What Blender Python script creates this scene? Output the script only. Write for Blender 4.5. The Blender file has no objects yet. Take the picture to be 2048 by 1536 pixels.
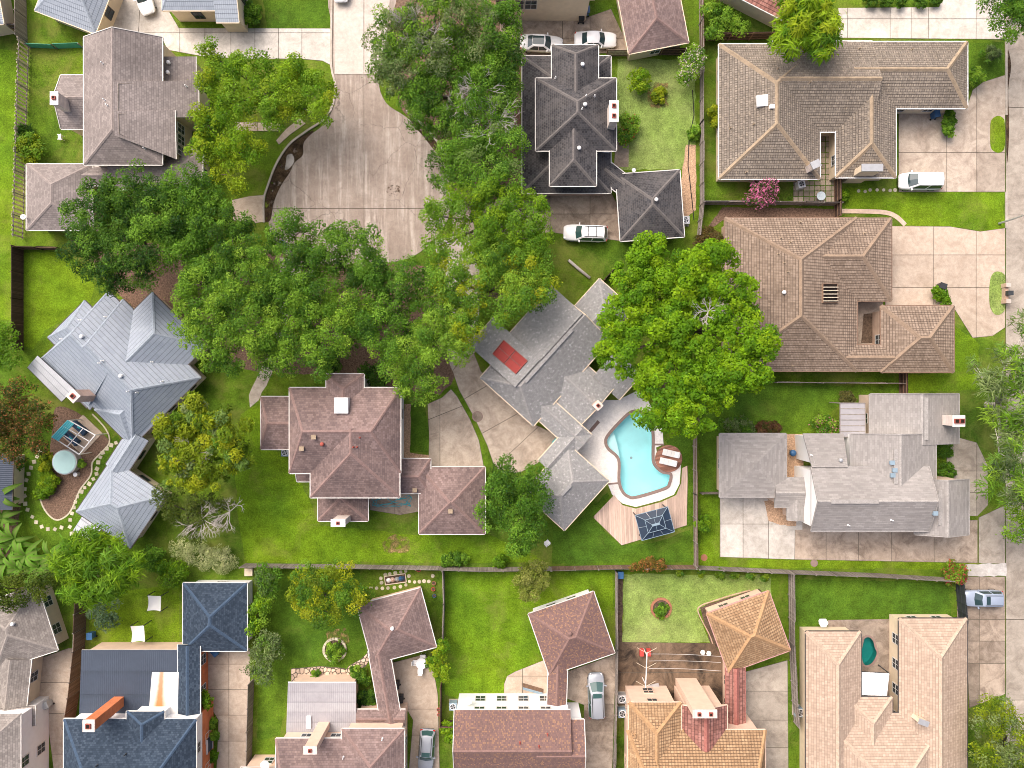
import bpy, math, random
import numpy as np
from mathutils import Vector, Matrix
from mathutils.geometry import tessellate_polygon, intersect_ray_tri

R = math.radians
SC = bpy.context.scene
COL = SC.collection
HC = 82.0                 # camera height above the ground (m)
PX = 0.057                # metres on the ground for one photo pixel

# ---------------------------------------------------------------- camera
cam = bpy.data.cameras.new('camera')
cam.sensor_fit = 'HORIZONTAL'
cam.angle = 2 * math.atan(1024 * PX / HC)
cam.clip_end = 2000
cam_o = bpy.data.objects.new('camera', cam)
cam_o.location = (0, 0, HC)
COL.objects.link(cam_o)
SC.camera = cam_o

# ---------------------------------------------------------------- sky and sun (bright overcast)
SUN_EL, SUN_DIR = R(50), Vector((-0.62, 0.78, 0)).normalized()
world = bpy.data.worlds.new('World'); SC.world = world
world.use_nodes = True
wn = world.node_tree.nodes; wl = world.node_tree.links
sky = wn.new('ShaderNodeTexSky'); sky.sky_type = 'NISHITA'; sky.sun_disc = False
sky.sun_elevation = SUN_EL; sky.sun_rotation = math.atan2(SUN_DIR.x, SUN_DIR.y)
sky.air_density = 0.35; sky.dust_density = 6.0; sky.ozone_density = 0.0
wl.new(sky.outputs[0], wn['Background'].inputs[0])
wn['Background'].inputs[1].default_value = 0.15
sun = bpy.data.lights.new('sun', 'SUN'); sun.energy = 0.6; sun.angle = R(80); sun.color = (1, .95, .88)
sun_o = bpy.data.objects.new('sun', sun); COL.objects.link(sun_o)
sun_o.rotation_euler = (SUN_DIR * math.cos(SUN_EL) + Vector((0, 0, math.sin(SUN_EL)))).to_track_quat('Z', 'Y').to_euler()
SC.view_settings.view_transform = 'Standard'
SC.view_settings.look = 'None'
SC.view_settings.exposure = 1.15
SC.view_settings.gamma = 1
SC.view_settings.use_curve_mapping = False
SC.cycles.max_bounces = 8
SC.cycles.diffuse_bounces = 6
SC.cycles.transparent_max_bounces = 8
SC.cycles.use_denoising = True
SC.cycles.filter_width = 0.95

# ---------------------------------------------------------------- helpers
def K(z): return PX * (HC - z) / HC
def P(px, py, z=0.0):
    """photo position of a point that stands z metres high -> its place in the scene"""
    k = K(z); return Vector(((px - 1024) * k, (768 - py) * k, z))

ORG = {}
def tag(o, label=None, cat=None, group=None, kind=None):
    if label: o['label'] = label
    if cat: o['category'] = cat
    if group: o['group'] = group
    if kind: o['kind'] = kind
    return o
def thing(name, label, cat, loc, group=None):
    o = bpy.data.objects.new(name, None); COL.objects.link(o)
    o.empty_display_size = .3
    o.location = loc; ORG[o.name] = Vector(loc)
    return tag(o, label, cat, group)
def obj(name, vs, fs, mat, parent=None, uv=None, smooth=False, mi=None, org=None):
    """one mesh object from world-space vertices"""
    if parent is not None: og = ORG[parent.name]
    elif org is not None: og = Vector(org)
    else:
        a = np.array([tuple(v) for v in vs]); lo, hi = a.min(0), a.max(0)
        og = Vector(((lo[0]+hi[0])/2, (lo[1]+hi[1])/2, lo[2]))
    me = bpy.data.meshes.new(name)
    me.from_pydata([(v[0]-og[0], v[1]-og[1], v[2]-og[2]) for v in vs], [], fs)
    for m in (mat if isinstance(mat, (list, tuple)) else [mat]): me.materials.append(m)
    if mi: me.polygons.foreach_set('material_index', mi)
    if uv is not None:
        lay = me.uv_layers.new(name='UVMap')
        lay.data.foreach_set('uv', [c for f in uv for p in f for c in p])
    if smooth: me.polygons.foreach_set('use_smooth', [True]*len(me.polygons))
    me.update()
    o = bpy.data.objects.new(name, me); COL.objects.link(o)
    if parent is not None: o.parent = parent
    else: o.location = og
    ORG[o.name] = og
    return o
class MB:
    """collects shapes for one mesh"""
    def __init__(s): s.v = []; s.f = []; s.mi = []
    def add(s, vs, fs, m=0):
        n = len(s.v); s.v += [Vector(v) for v in vs]; s.f += [[i+n for i in f] for f in fs]; s.mi += [m]*len(fs); return s
    def box(s, c, sx, sy, sz, ang=0, m=0):
        """c is the middle of the bottom face"""
        ca, sa = math.cos(ang), math.sin(ang); vs = []
        for z in (0, sz):
            for x, y in ((-1,-1),(1,-1),(1,1),(-1,1)):
                x *= sx/2; y *= sy/2
                vs.append((c[0]+x*ca-y*sa, c[1]+x*sa+y*ca, c[2]+z))
        return s.add(vs, [[3,2,1,0],[4,5,6,7],[0,1,5,4],[1,2,6,5],[2,3,7,6],[3,0,4,7]], m)
    def bar(s, a, b, w, h, m=0, up=(0,0,1)):
        """square bar from a to b"""
        a, b = Vector(a), Vector(b); d = (b-a).normalized()
        sd = d.cross(Vector(up)); sd = sd.normalized() if sd.length > 1e-5 else Vector((1,0,0))
        u = sd.cross(d).normalized(); vs = []
        for p in (a, b):
            for i, j in ((-1,-1),(1,-1),(1,1),(-1,1)): vs.append(p + sd*i*w/2 + u*j*h/2)
        return s.add(vs, [[0,1,2,3],[7,6,5,4],[0,4,5,1],[1,5,6,2],[2,6,7,3],[3,7,4,0]], m)
    def tube(s, pts, rad, n=6, m=0, cap=True):
        pts = [Vector(p) for p in pts]
        if not isinstance(rad, (list, tuple)): rad = [rad]*len(pts)
        vs = []; fs = []
        for i, p in enumerate(pts):
            d = (pts[min(i+1, len(pts)-1)] - pts[max(i-1, 0)]).normalized()
            a = d.cross(Vector((0,0,1)));
            if a.length < .05: a = d.cross(Vector((1,0,0)))
            a.normalize(); b = d.cross(a)
            for k in range(n):
                t = 2*math.pi*k/n; vs.append(p + (a*math.cos(t)+b*math.sin(t))*rad[i])
        for i in range(len(pts)-1):
            for k in range(n):
                k2 = (k+1) % n; fs.append([i*n+k, i*n+k2, (i+1)*n+k2, (i+1)*n+k])
        if cap: fs += [list(range(n))[::-1], [len(vs)-n+k for k in range(n)]]
        return s.add(vs, fs, m)
    def cyl(s, c, r, h, n=16, m=0, r2=None):
        r2 = r if r2 is None else r2
        vs = [(c[0]+rr*math.cos(2*math.pi*k/n), c[1]+rr*math.sin(2*math.pi*k/n), c[2]+z) for rr, z in ((r,0),(r2,h)) for k in range(n)]
        fs = [list(range(n))[::-1], list(range(n, 2*n))] + [[k,(k+1)%n,n+(k+1)%n,n+k] for k in range(n)]
        return s.add(vs, fs, m)
    def lathe(s, c, prof, n=16, m=0):
        """prof = [(r, z)] from bottom to top"""
        vs = [(c[0]+r*math.cos(2*math.pi*k/n), c[1]+r*math.sin(2*math.pi*k/n), c[2]+z) for r, z in prof for k in range(n)]
        fs = [[i*n+k, i*n+(k+1)%n, (i+1)*n+(k+1)%n, (i+1)*n+k] for i in range(len(prof)-1) for k in range(n)]
        fs += [list(range(n))[::-1], [(len(prof)-1)*n+k for k in range(n)]]
        return s.add(vs, fs, m)
    def prism(s, poly, z0, z1, m=0):
        n = len(poly)
        vs = [(p[0],p[1],z) for z in (z0,z1) for p in poly]
        tr = tri(poly)
        fs = [list(t) for t in [[a+n,b+n,c+n] for a,b,c in tr]] + [[c,b,a] for a,b,c in tr] + [[k,(k+1)%n,n+(k+1)%n,n+k] for k in range(n)]
        return s.add(vs, fs, m)
    def build(s, name, mat, parent=None, smooth=False, org=None):
        mats = mat if isinstance(mat, (list, tuple)) else [mat]
        return obj(name, s.v, s.f, mats, parent, smooth=smooth, mi=s.mi if len(mats) > 1 else None, org=org)
def tri(poly, holes=()):
    """triangles with a counter-clockwise winding"""
    loops = [[Vector((p[0],p[1],0)) for p in poly]] + [[Vector((p[0],p[1],0)) for p in h] for h in holes]
    flat = [p for l in loops for p in l]; out = []
    for a,b,c in tessellate_polygon(loops):
        if (flat[b]-flat[a]).cross(flat[c]-flat[a]).z < 0: a, c = c, a
        out.append((a,b,c))
    return out
def curve(pts, n=6, closed=True):
    """Catmull-Rom through 2D points"""
    out = []; N = len(pts)
    rng = range(N if closed else N-1)
    g = (lambda i: pts[i % N]) if closed else (lambda i: pts[max(0, min(N-1, i))])
    for i in rng:
        p0,p1,p2,p3 = g(i-1),g(i),g(i+1),g(i+2)
        for k in range(n):
            t = k/n; t2=t*t; t3=t2*t
            out.append(tuple(.5*((2*b)+(c-a)*t+(2*a-5*b+4*c-d)*t2+(3*b-a-3*c+d)*t3) for a,b,c,d in zip(p0,p1,p2,p3)))
    if not closed: out.append(tuple(pts[-1]))
    return out
def wob(pts, step=14, amp=1.6, seed=1):
    """uneven edge for lawns and beds"""
    r = random.Random(seed); out = []; N = len(pts)
    for i in range(N):
        a, b = pts[i], pts[(i+1)%N]; L = math.hypot(b[0]-a[0], b[1]-a[1]); n = max(1, int(L/step))
        for k in range(n):
            t = k/n; j = amp if k else 0
            out.append((a[0]+(b[0]-a[0])*t+r.uniform(-j,j), a[1]+(b[1]-a[1])*t+r.uniform(-j,j)))
    return out
def sheet(name, poly, z, mat, label=None, kind='structure', holes=(), parent=None, thick=0):
    """flat piece of ground; poly in photo pixels"""
    w = [P(x, y, 0) for x, y in poly]; hs = [[P(x, y, 0) for x, y in h] for h in holes]
    allv = [Vector((p.x,p.y,z)) for l in [w]+hs for p in l]
    fs = [list(t) for t in tri(w, hs)]
    if thick:
        n = len(w); area = sum(w[i].x*w[(i+1)%n].y-w[(i+1)%n].x*w[i].y for i in range(n))
        base = len(allv); allv += [Vector((p.x,p.y,z-thick)) for p in w]
        for i in range(n):
            j = (i+1)%n; q = [i, base+i, base+j, j]; fs.append(q if area > 0 else q[::-1])
    o = obj(name, allv, fs, mat, parent)
    if parent is None: tag(o, label, None, None, kind)
    return o
def clip(poly, a, b, side):
    """part of a polygon on one side of the line a-b"""
    nx, ny = -(b[1]-a[1]), b[0]-a[0]
    d = lambda p: side*((p[0]-a[0])*nx+(p[1]-a[1])*ny)
    out = []
    for i in range(len(poly)):
        p, q = poly[i], poly[(i+1)%len(poly)]; dp, dq = d(p), d(q)
        if dp >= 0: out.append(p)
        if (dp > 0 > dq) or (dp < 0 < dq):
            t = dp/(dp-dq); out.append((p[0]+(q[0]-p[0])*t, p[1]+(q[1]-p[1])*t))
    return out
def parea(p): return abs(sum(p[i][0]*p[(i+1)%len(p)][1]-p[(i+1)%len(p)][0]*p[i][1] for i in range(len(p))))/2
def shrink(poly, g):
    """move every edge inward by g pixels"""
    n = len(poly); s = sum(poly[i][0]*poly[(i+1)%n][1]-poly[(i+1)%n][0]*poly[i][1] for i in range(n))
    sg = 1 if s > 0 else -1; out = []
    for i in range(n):
        a, b, c = Vector(poly[i-1]), Vector(poly[i]), Vector(poly[(i+1)%n])
        d1, d2 = (b-a), (c-b)
        if d1.length < 1e-6 or d2.length < 1e-6: out.append(tuple(b)); continue
        d1.normalize(); d2.normalize()
        n1 = Vector((-d1.y, d1.x))*sg; n2 = Vector((-d2.y, d2.x))*sg
        m = n1+n2
        if m.length < .2: out.append(tuple(b)); continue
        m = m/(m.length_squared)*2*g
        if m.length > 3*g: m = m.normalized()*3*g
        out.append(tuple(b+m))
    return out
def cells(poly, cuts):
    parts = [list(poly)]
    for c in cuts:
        if c[0] == 'x': a, b = (c[1], 0), (c[1], 10)
        elif c[0] == 'y': a, b = (0, c[1]), (10, c[1])
        else: a, b = (c[0], c[1]), (c[2], c[3])
        nxt = []
        for p in parts:
            for sd in (1, -1):
                q = clip(p, a, b, sd)
                if len(q) > 2 and parea(q) > 25: nxt.append(q)
        parts = nxt
    return parts
def slabs(name, label, poly, cuts, mat, z=.03, base=None, gap=.55, piece='slab', th=.05, kind='structure', cat=None):
    """paving: joint-coloured bed with one raised slab for each field between the cuts"""
    bed = sheet(name, poly, z-.02, base or MAT['joint'], label, kind)
    if cat: bed['category'] = cat
    r = random.Random(len(poly)*7+int(poly[0][0]))
    for q in cells(poly, cuts):
        q = shrink(q, gap)
        if parea(q) < 12: continue
        w = [P(x, y, 0) for x, y in q]
        if sum(w[i].x*w[(i+1)%len(w)].y-w[(i+1)%len(w)].x*w[i].y for i in range(len(w))) < 0: w = w[::-1]
        m = MB(); m.prism([(p.x, p.y) for p in w], z-.03, z+.006+r.uniform(0, .012))
        m.build(piece, mat, bed)
    return bed
def strip(name, label, pts, w, h, mat, z=0, closed=False, kind='structure', parent=None, cat=None):
    """kerb or edging along a line of photo points"""
    p = [P(x, y, 0) for x, y in pts]; n = len(p); L = []; Rr = []
    for i in range(n):
        a = p[(i-1)%n] if closed else p[max(0,i-1)]; b = p[(i+1)%n] if closed else p[min(n-1,i+1)]
        d = (b-a).normalized(); s = Vector((-d.y, d.x, 0))*w/2
        L.append(p[i]+s); Rr.append(p[i]-s)
    vs = []; fs = []
    for i in range(n):
        vs += [(L[i].x,L[i].y,z),(L[i].x,L[i].y,z+h),(Rr[i].x,Rr[i].y,z+h),(Rr[i].x,Rr[i].y,z)]
    m = n if closed else n-1
    for i in range(m):
        a, b = i*4, ((i+1)%n)*4
        fs += [[a+1,a+2,b+2,b+1],[a,a+1,b+1,b],[a+2,a+3,b+3,b+2]]
    if not closed: fs += [[0,3,2,1],[(n-1)*4+k for k in (0,1,2,3)]]
    o = obj(name, vs, fs, mat, parent)
    if parent is None: tag(o, label, cat, None, kind)
    return o
# ---------------------------------------------------------------- materials
MAT = {}
def srgb(h):
    h = h.lstrip('#'); c = [int(h[i:i+2], 16)/255 for i in (0,2,4)]
    return tuple((x/12.92 if x <= .04045 else ((x+.055)/1.055)**2.4) for x in c)
def sc(c, k): return tuple(min(1, x*k) for x in c)
class G:
    """small node-graph builder"""
    def __init__(s, name):
        s.m = bpy.data.materials.new(name); s.m.use_nodes = True
        s.n = s.m.node_tree.nodes; s.l = s.m.node_tree.links; s.b = s.n['Principled BSDF']; MAT[name] = s.m
    def node(s, t, ins=None, **kw):
        o = s.n.new('ShaderNode'+t)
        for k, v in kw.items(): setattr(o, k, v)
        for k, v in (ins or {}).items(): s.put(o.inputs[k], v)
        return o
    def put(s, inp, v):
        if isinstance(v, bpy.types.NodeSocket): s.l.new(v, inp)
        else:
            if inp.type == 'RGBA' and len(v) == 3: v = (*v, 1)
            inp.default_value = v
    def pos(s): return s.node('NewGeometry').outputs['Position']
    def uv(s): return s.node('TexCoord').outputs['UV']
    def objc(s): return s.node('TexCoord').outputs['Object']
    def rnd(s): return s.node('ObjectInfo').outputs['Random']
    def map(s, v, scale=(1,1,1), rot=(0,0,0)):
        return s.node('Mapping', {'Vector': v, 'Scale': scale, 'Rotation': rot}).outputs[0]
    def noise(s, v, scale, detail=4, rough=.55, dist=0):
        return s.node('TexNoise', {'Vector': v, 'Scale': scale, 'Detail': detail, 'Roughness': rough, 'Distortion': dist}).outputs[0]
    def voro(s, v, scale, out='Distance', feature='F1', rand=1):
        return s.node('TexVoronoi', {'Vector': v, 'Scale': scale, 'Randomness': rand}, feature=feature).outputs[out]
    def ramp(s, f, stops, mode='LINEAR'):
        o = s.node('ValToRGB', {'Fac': f}); cr = o.color_ramp; cr.interpolation = mode
        while len(cr.elements) < len(stops): cr.elements.new(.5)
        for e, (p, c) in zip(cr.elements, stops):
            e.position = p; e.color = (c, c, c, 1) if isinstance(c, (int, float)) else (*c[:3], 1)
        return o.outputs[0]
    def mix(s, f, a, b, mode='MIX'):
        o = s.node('Mix', data_type='RGBA', blend_type=mode)
        s.put(o.inputs[0], f); s.put(o.inputs[6], a); s.put(o.inputs[7], b); return o.outputs[2]
    def mul(s, a, f): return s.mix(1.0, a, f, 'MULTIPLY')
    def math(s, op, a, b=0.):
        o = s.node('Math', operation=op); s.put(o.inputs[0], a); s.put(o.inputs[1], b); return o.outputs[0]
    def var(s, col, f, lo, hi):
        """brighten/darken a colour by a 0..1 value"""
        return s.mul(col, s.ramp(f, [(.25, lo), (.75, hi)]))
    def bump(s, h, strength=.4, dist=.05):
        s.l.new(s.node('Bump', {'Height': h, 'Strength': strength, 'Distance': dist}).outputs[0], s.b.inputs['Normal'])
    def out(s, col, rough=.85, spec=.3, metal=0):
        s.put(s.b.inputs['Base Color'], col); s.put(s.b.inputs['Roughness'], rough)
        s.b.inputs['Specular IOR Level'].default_value = spec; s.b.inputs['Metallic'].default_value = metal
        return s.m
def m_plain(name, c, rough=.6, spec=.4, metal=0, var=.12, scale=1.5, grain=0):
    g = G(name); p = g.pos()
    col = g.var(c, g.noise(p, scale, 5), 1-var, 1+var)
    if grain: col = g.var(col, g.noise(p, 14, 3), 1-grain, 1+grain)
    g.bump(g.noise(p, 18, 3), .12, .01)
    return g.out(col, rough, spec, metal)
def m_grass(name, a, b, c, dry=(.24,.235,.06), dryamt=.0, big=.09):
    g = G(name); p = g.pos()
    n1 = g.noise(p, big, 5, .6); n2 = g.noise(p, .7, 5, .65); n3 = g.noise(p, 5.5, 3, .7); n4 = g.noise(p, 22, 2, .7)
    n0 = g.noise(p, .3, 6, .65, .5)
    col = g.ramp(n1, [(.32, a), (.5, b), (.68, c)]); col = g.var(col, n0, .74, 1.24)
    col = g.var(col, n2, .6, 1.38); col = g.var(col, n3, .6, 1.4); col = g.var(col, n4, .5, 1.5)
    if dryamt:
        d = g.ramp(g.noise(p, .22, 6, .7, .6), [(.62-dryamt*.2, 0.), (.75, 1.)])
        col = g.mix(g.math('MULTIPLY', d, dryamt), col, dry)
    g.bump(g.math('ADD', n4, n3), .9, .06)
    return g.out(col, .95, .1)
def m_concrete(name, a, b, stain, amt=.5, rv=.16, crack=.0, scale=.35):
    g = G(name); p = g.pos()
    n1 = g.noise(p, scale, 7, .62, .3); n2 = g.noise(p, 2.2, 6, .7); n3 = g.noise(p, 16, 3, .7)
    col = g.ramp(n1, [(.3, a), (.7, b)])
    s = g.ramp(g.noise(p, scale*1.6, 8, .70, .8), [(.44, 0.), (.64, 1.)])
    col = g.mix(g.math('MULTIPLY', s, amt), col, stain)
    col = g.var(col, n2, .80, 1.14); col = g.var(col, n3, .86, 1.12)
    col = g.var(col, g.rnd(), 1-rv, 1+rv*.6)
    if crack:
        pw = g.node('VectorMath', {0: p}, operation='ADD'); g.put(pw.inputs[1], g.node('TexNoise', {'Vector': p, 'Scale': .9, 'Detail': 5.}).outputs[1])
        e = g.voro(pw.outputs[0], .17, feature='DISTANCE_TO_EDGE')
        k = g.ramp(e, [(.0, 1.), (.007, 0.)])
        k = g.math('MULTIPLY', k, g.ramp(g.noise(p, .12, 3), [(.48, 0.), (.56, 1.)]))
        col = g.mix(g.math('MULTIPLY', k, crack), col, (.06,.05,.045))
    g.bump(g.math('ADD', n2, n3), .25, .012)
    return g.out(col, .9, .2)
def m_street(name):
    g = G(name); p = g.pos()
    n1 = g.noise(p, .22, 8, .66, .5); n2 = g.noise(p, 1.6, 7, .72, .3); n3 = g.noise(p, 14, 3, .7)
    col = g.ramp(n1, [(.28, (.225,.178,.148)), (.5, (.305,.252,.212)), (.72, (.385,.325,.28))])
    st = g.noise(g.map(p, (1.3, .09, 1)), 1.0, 7, .72)
    col = g.mix(g.math('MULTIPLY', g.ramp(st, [(.48, 0.), (.62, 1.)]), .65), col, (.50,.445,.39))
    col = g.mix(g.math('MULTIPLY', g.ramp(g.noise(p, .5, 8, .72, 1.), [(.47, 0.), (.64, 1.)]), .55), col, (.27,.215,.18))
    col = g.var(col, n2, .80, 1.16); col = g.var(col, n3, .84, 1.14)
    pw = g.node('VectorMath', {0: p}, operation='ADD'); g.put(pw.inputs[1], g.node('TexNoise', {'Vector': p, 'Scale': .9, 'Detail': 5.}).outputs[1])
    e = g.voro(pw.outputs[0], .2, feature='DISTANCE_TO_EDGE')
    k = g.math('MULTIPLY', g.ramp(e, [(0., 1.), (.008, 0.)]), g.ramp(g.noise(p, .10, 3), [(.47, 0.), (.55, 1.)]))
    col = g.mix(g.math('MULTIPLY', k, .7), col, (.09,.075,.065))
    g.bump(g.math('ADD', n2, n3), .25, .012)
    return g.out(col, .9, .2)
def m_shingle(name, a, b, c, dark=(.05,.045,.045), row=.23, wid=.32, streak=.35, patch=.3, bumpk=.5, rough=.92, speck=0, speckc=None, lichen=0, horiz=False):
    """roof covering laid in courses; UV in metres, v up the slope"""
    g = G(name); uv = g.uv(); p = g.pos()
    br = g.node('TexBrick', {'Vector': uv, 'Color1': (0,0,0), 'Color2': (1,1,1), 'Mortar': (.5,.5,.5), 'Scale': 1., 'Mortar Size': .012, 'Mortar Smooth': .3, 'Bias': 0., 'Brick Width': wid, 'Row Height': row}, offset=.5, squash=1)
    f = g.math('ADD', g.math('MULTIPLY', br.outputs[0], .5), g.math('MULTIPLY', g.noise(uv, 16, 3, .8), .5))
    col = g.ramp(f, [(.15, a), (.5, b), (.9, c)])
    if speck:
        sp = g.ramp(br.outputs[0], [(1-speck, 0.), (1-speck+.04, 1.)]); col = g.mix(sp, col, speckc)
    col = g.var(col, g.noise(p, .16, 5, .6), 1-patch, 1+patch*.75)
    st = g.noise(g.map(uv, (.5, .16, 1) if not horiz else (.5, 3.4, 1)), 1.0, 6 if horiz else 3, .6)
    col = g.mix(g.math('MULTIPLY', g.ramp(st, [(.40, 0.), (.72, 1.)]), streak), col, dark)
    if lichen:
        col = g.mix(g.math('MULTIPLY', g.ramp(g.noise(uv, 2.6, 6, .75), [(.52, 0.), (.66, 1.)]), lichen), col, c)
    col = g.mix(g.math('MULTIPLY', br.outputs[1], .6), col, dark)
    vv = g.node('SeparateXYZ', {0: uv}).outputs[1]
    saw = g.math('FRACT', g.math('DIVIDE', vv, row))
    g.bump(g.math('ADD', g.math('MULTIPLY', saw, -.8), g.math('MULTIPLY', br.outputs[1], -.6)), bumpk, .03)
    return g.out(col, rough, .25)
def m_tile(name, a, b, c, dark, row=.36, wid=.24, off=.0, mort=.02, patch=.25, lichen=.3, lich=(.4,.33,.22), bumpk=.9, streak=.3):
    g = G(name); uv = g.uv(); p = g.pos()
    br = g.node('TexBrick', {'Vector': uv, 'Color1': (0,0,0), 'Color2': (1,1,1), 'Mortar': (.5,.5,.5), 'Scale': 1., 'Mortar Size': mort, 'Mortar Smooth': .5, 'Bias': 0., 'Brick Width': wid, 'Row Height': row}, offset=off, squash=1)
    f = g.math('ADD', g.math('MULTIPLY', br.outputs[0], .5), g.math('MULTIPLY', g.noise(uv, 1.4, 6, .72), .55))
    col = g.ramp(f, [(.2, a), (.5, b), (.8, c)])
    col = g.var(col, g.noise(p, .14, 5, .6), 1-patch, 1+patch)
    st = g.noise(g.map(uv, (1.0, .08, 1)), 1.0, 5, .7)
    col = g.mix(g.math('MULTIPLY', g.ramp(st, [(.48, 0.), (.75, 1.)]), streak), col, dark)
    if lichen:
        l = g.ramp(g.noise(g.map(uv, (1.2, 4, 1)), 1.5, 6, .75), [(.53, 0.), (.64, 1.)])
        col = g.mix(g.math('MULTIPLY', l, lichen), col, lich)
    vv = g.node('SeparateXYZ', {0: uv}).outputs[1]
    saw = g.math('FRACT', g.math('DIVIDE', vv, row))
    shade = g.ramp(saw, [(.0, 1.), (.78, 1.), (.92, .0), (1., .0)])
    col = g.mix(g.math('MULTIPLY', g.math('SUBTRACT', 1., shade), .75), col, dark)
    col = g.mix(g.math('MULTIPLY', br.outputs[1], .5), col, dark)
    uu = g.node('SeparateXYZ', {0: uv}).outputs[0]
    wave = g.math('SINE', g.math('MULTIPLY', uu, 2*math.pi/wid))
    g.bump(g.math('ADD', g.math('ADD', g.math('MULTIPLY', saw, -1.), g.math('MULTIPLY', wave, .35)), g.math('MULTIPLY', br.outputs[1], -.5)), bumpk, .05)
    return g.out(col, .88, .25)
def m_seam(name, a, b, dark, row=.42, wid=.9, rough=.5, metal=0., linek=.7):
    """pressed-metal panels with dark laps"""
    g = G(name); uv = g.uv(); p = g.pos()
    vv = g.node('SeparateXYZ', {0: uv}).outputs[1]; uu = g.node('SeparateXYZ', {0: uv}).outputs[0]
    saw = g.math('FRACT', g.math('DIVIDE', vv, row))
    br = g.node('TexBrick', {'Vector': uv, 'Color1': (0,0,0), 'Color2': (1,1,1), 'Mortar': (.5,.5,.5), 'Scale': 1., 'Mortar Size': .015, 'Brick Width': wid, 'Row Height': row}, offset=.5, squash=1)
    col = g.ramp(g.math('ADD', g.math('MULTIPLY', g.noise(p, .3, 5, .6), .7), g.math('MULTIPLY', br.outputs[0], .25)), [(.25, a), (.75, b)])
    line = g.ramp(saw, [(.0, 0.), (.8, 0.), (.93, 1.), (1., 1.)])
    col = g.mix(g.math('MULTIPLY', line, linek), col, dark)
    col = g.mix(g.math('MULTIPLY', br.outputs[1], .3), col, dark)
    col = g.var(col, g.noise(p, 1.5, 5, .7), .9, 1.08)
    wave = g.math('SINE', g.math('MULTIPLY', uu, 2*math.pi/.225))
    g.bump(g.math('ADD', g.math('MULTIPLY', saw, -1.), g.math('MULTIPLY', wave, .3)), .7, .04)
    return g.out(col, rough, .4, metal)
def m_fence(name, a, b, dark, w=.15):
    """upright boards, UV in metres along the fence"""
    g = G(name); uv = g.uv(); p = g.pos()
    br = g.node('TexBrick', {'Vector': uv, 'Color1': (0,0,0), 'Color2': (1,1,1), 'Mortar': (0,0,0), 'Scale': 1., 'Mortar Size': .01, 'Brick Width': w, 'Row Height': 4.}, offset=0, squash=1)
    col = g.ramp(g.math('ADD', g.math('MULTIPLY', br.outputs[0], .6), g.math('MULTIPLY', g.noise(g.map(uv, (6,1,1)), 2, 6, .7), .45)), [(.15, a), (.85, b)])
    col = g.mix(g.math('MULTIPLY', br.outputs[1], .8), col, dark)
    col = g.var(col, g.noise(p, .5, 5), .75, 1.2)
    g.bump(g.math('MULTIPLY', br.outputs[1], -1.), .6, .02)
    return g.out(col, .92, .2)
def m_leaf(name, trans=.35, rough=.55):
    g = G(name)
    at = g.node('Attribute', attribute_name='col').outputs['Color']
    g.out(at, rough, .15)
    tr = g.node('BsdfTranslucent', {'Color': g.mul(at, (1.25,1.25,.7))})
    mx = g.node('MixShader', {0: trans}); g.l.new(g.b.outputs[0], mx.inputs[1]); g.l.new(tr.outputs[0], mx.inputs[2])
    g.l.new(mx.outputs[0], g.n['Material Output'].inputs[0])
    return g.m
def m_brick(name, a, b, mortar, wid=.24, row=.08):
    g = G(name); p = g.objc()
    br = g.node('TexBrick', {'Vector': g.map(p, rot=(R(90),0,0)), 'Color1': a, 'Color2': b, 'Mortar': mortar, 'Scale': 1., 'Mortar Size': .012, 'Brick Width': wid, 'Row Height': row})
    col = g.var(br.outputs[0], g.noise(p, 1.2, 5), .8, 1.15)
    g.bump(g.math('MULTIPLY', br.outputs[1], -1.), .4, .01)
    return g.out(col, .9, .2)
def m_water(name, c, k=.85):
    g = G(name); p = g.pos()
    tr = g.node('BsdfTransparent', {'Color': (*c, 1)}); gl = g.node('BsdfGlossy', {'Roughness': .04})
    fr = g.node('Fresnel', {'IOR': 1.33})
    b = g.node('Bump', {'Height': g.noise(p, 1.3, 3), 'Strength': .3, 'Distance': .12}).outputs[0]
    g.l.new(b, gl.inputs['Normal']); g.l.new(b, fr.inputs['Normal'])
    mx = g.node('MixShader', {0: fr.outputs[0]}); g.l.new(tr.outputs[0], mx.inputs[1]); g.l.new(gl.outputs[0], mx.inputs[2])
    g.l.new(mx.outputs[0], g.n['Material Output'].inputs[0])
    return g.m
def m_glass(name, c, rough=.06):
    g = G(name); return g.out(c, rough, .8)

m_grass('lawn', (.085,.175,.010), (.125,.22,.010), (.16,.245,.012), dryamt=.5)
m_grass('lawn_deep', (.05,.115,.012), (.075,.15,.012), (.105,.185,.014), dryamt=.25)
m_grass('lawn_pale', (.16,.26,.05), (.21,.30,.07), (.26,.33,.10), dryamt=.4, dry=(.36,.36,.15))
m_grass('lawn_mix', (.055,.115,.012), (.09,.165,.012), (.13,.205,.014), dryamt=.75)
m_grass('dry_patch', (.25,.19,.07), (.30,.22,.09), (.20,.2,.05), big=.6)
m_street('street_con')
m_concrete('street_light', (.49,.44,.385), (.56,.51,.45), (.40,.35,.30), .4, .05)
m_concrete('drive_light', (.50,.465,.415), (.60,.565,.51), (.34,.31,.265), .6, .10)
m_concrete('drive_peach', (.44,.36,.285), (.52,.43,.345), (.33,.25,.185), .55, .08)
m_concrete('drive_brown', (.33,.265,.205), (.43,.355,.285), (.17,.13,.10), .8, .2)
m_concrete('drive_grey', (.36,.315,.262), (.45,.40,.335), (.22,.185,.15), .65, .14)
m_concrete('drive_tan', (.39,.325,.26), (.48,.41,.335), (.24,.19,.15), .7, .14)
m_concrete('pool_deck', (.74,.71,.67), (.80,.77,.73), (.66,.62,.57), .35, .03)
m_concrete('wet_con', (.15,.10,.065), (.24,.17,.115), (.035,.026,.02), 1.0, .1, .2, .22)
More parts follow.
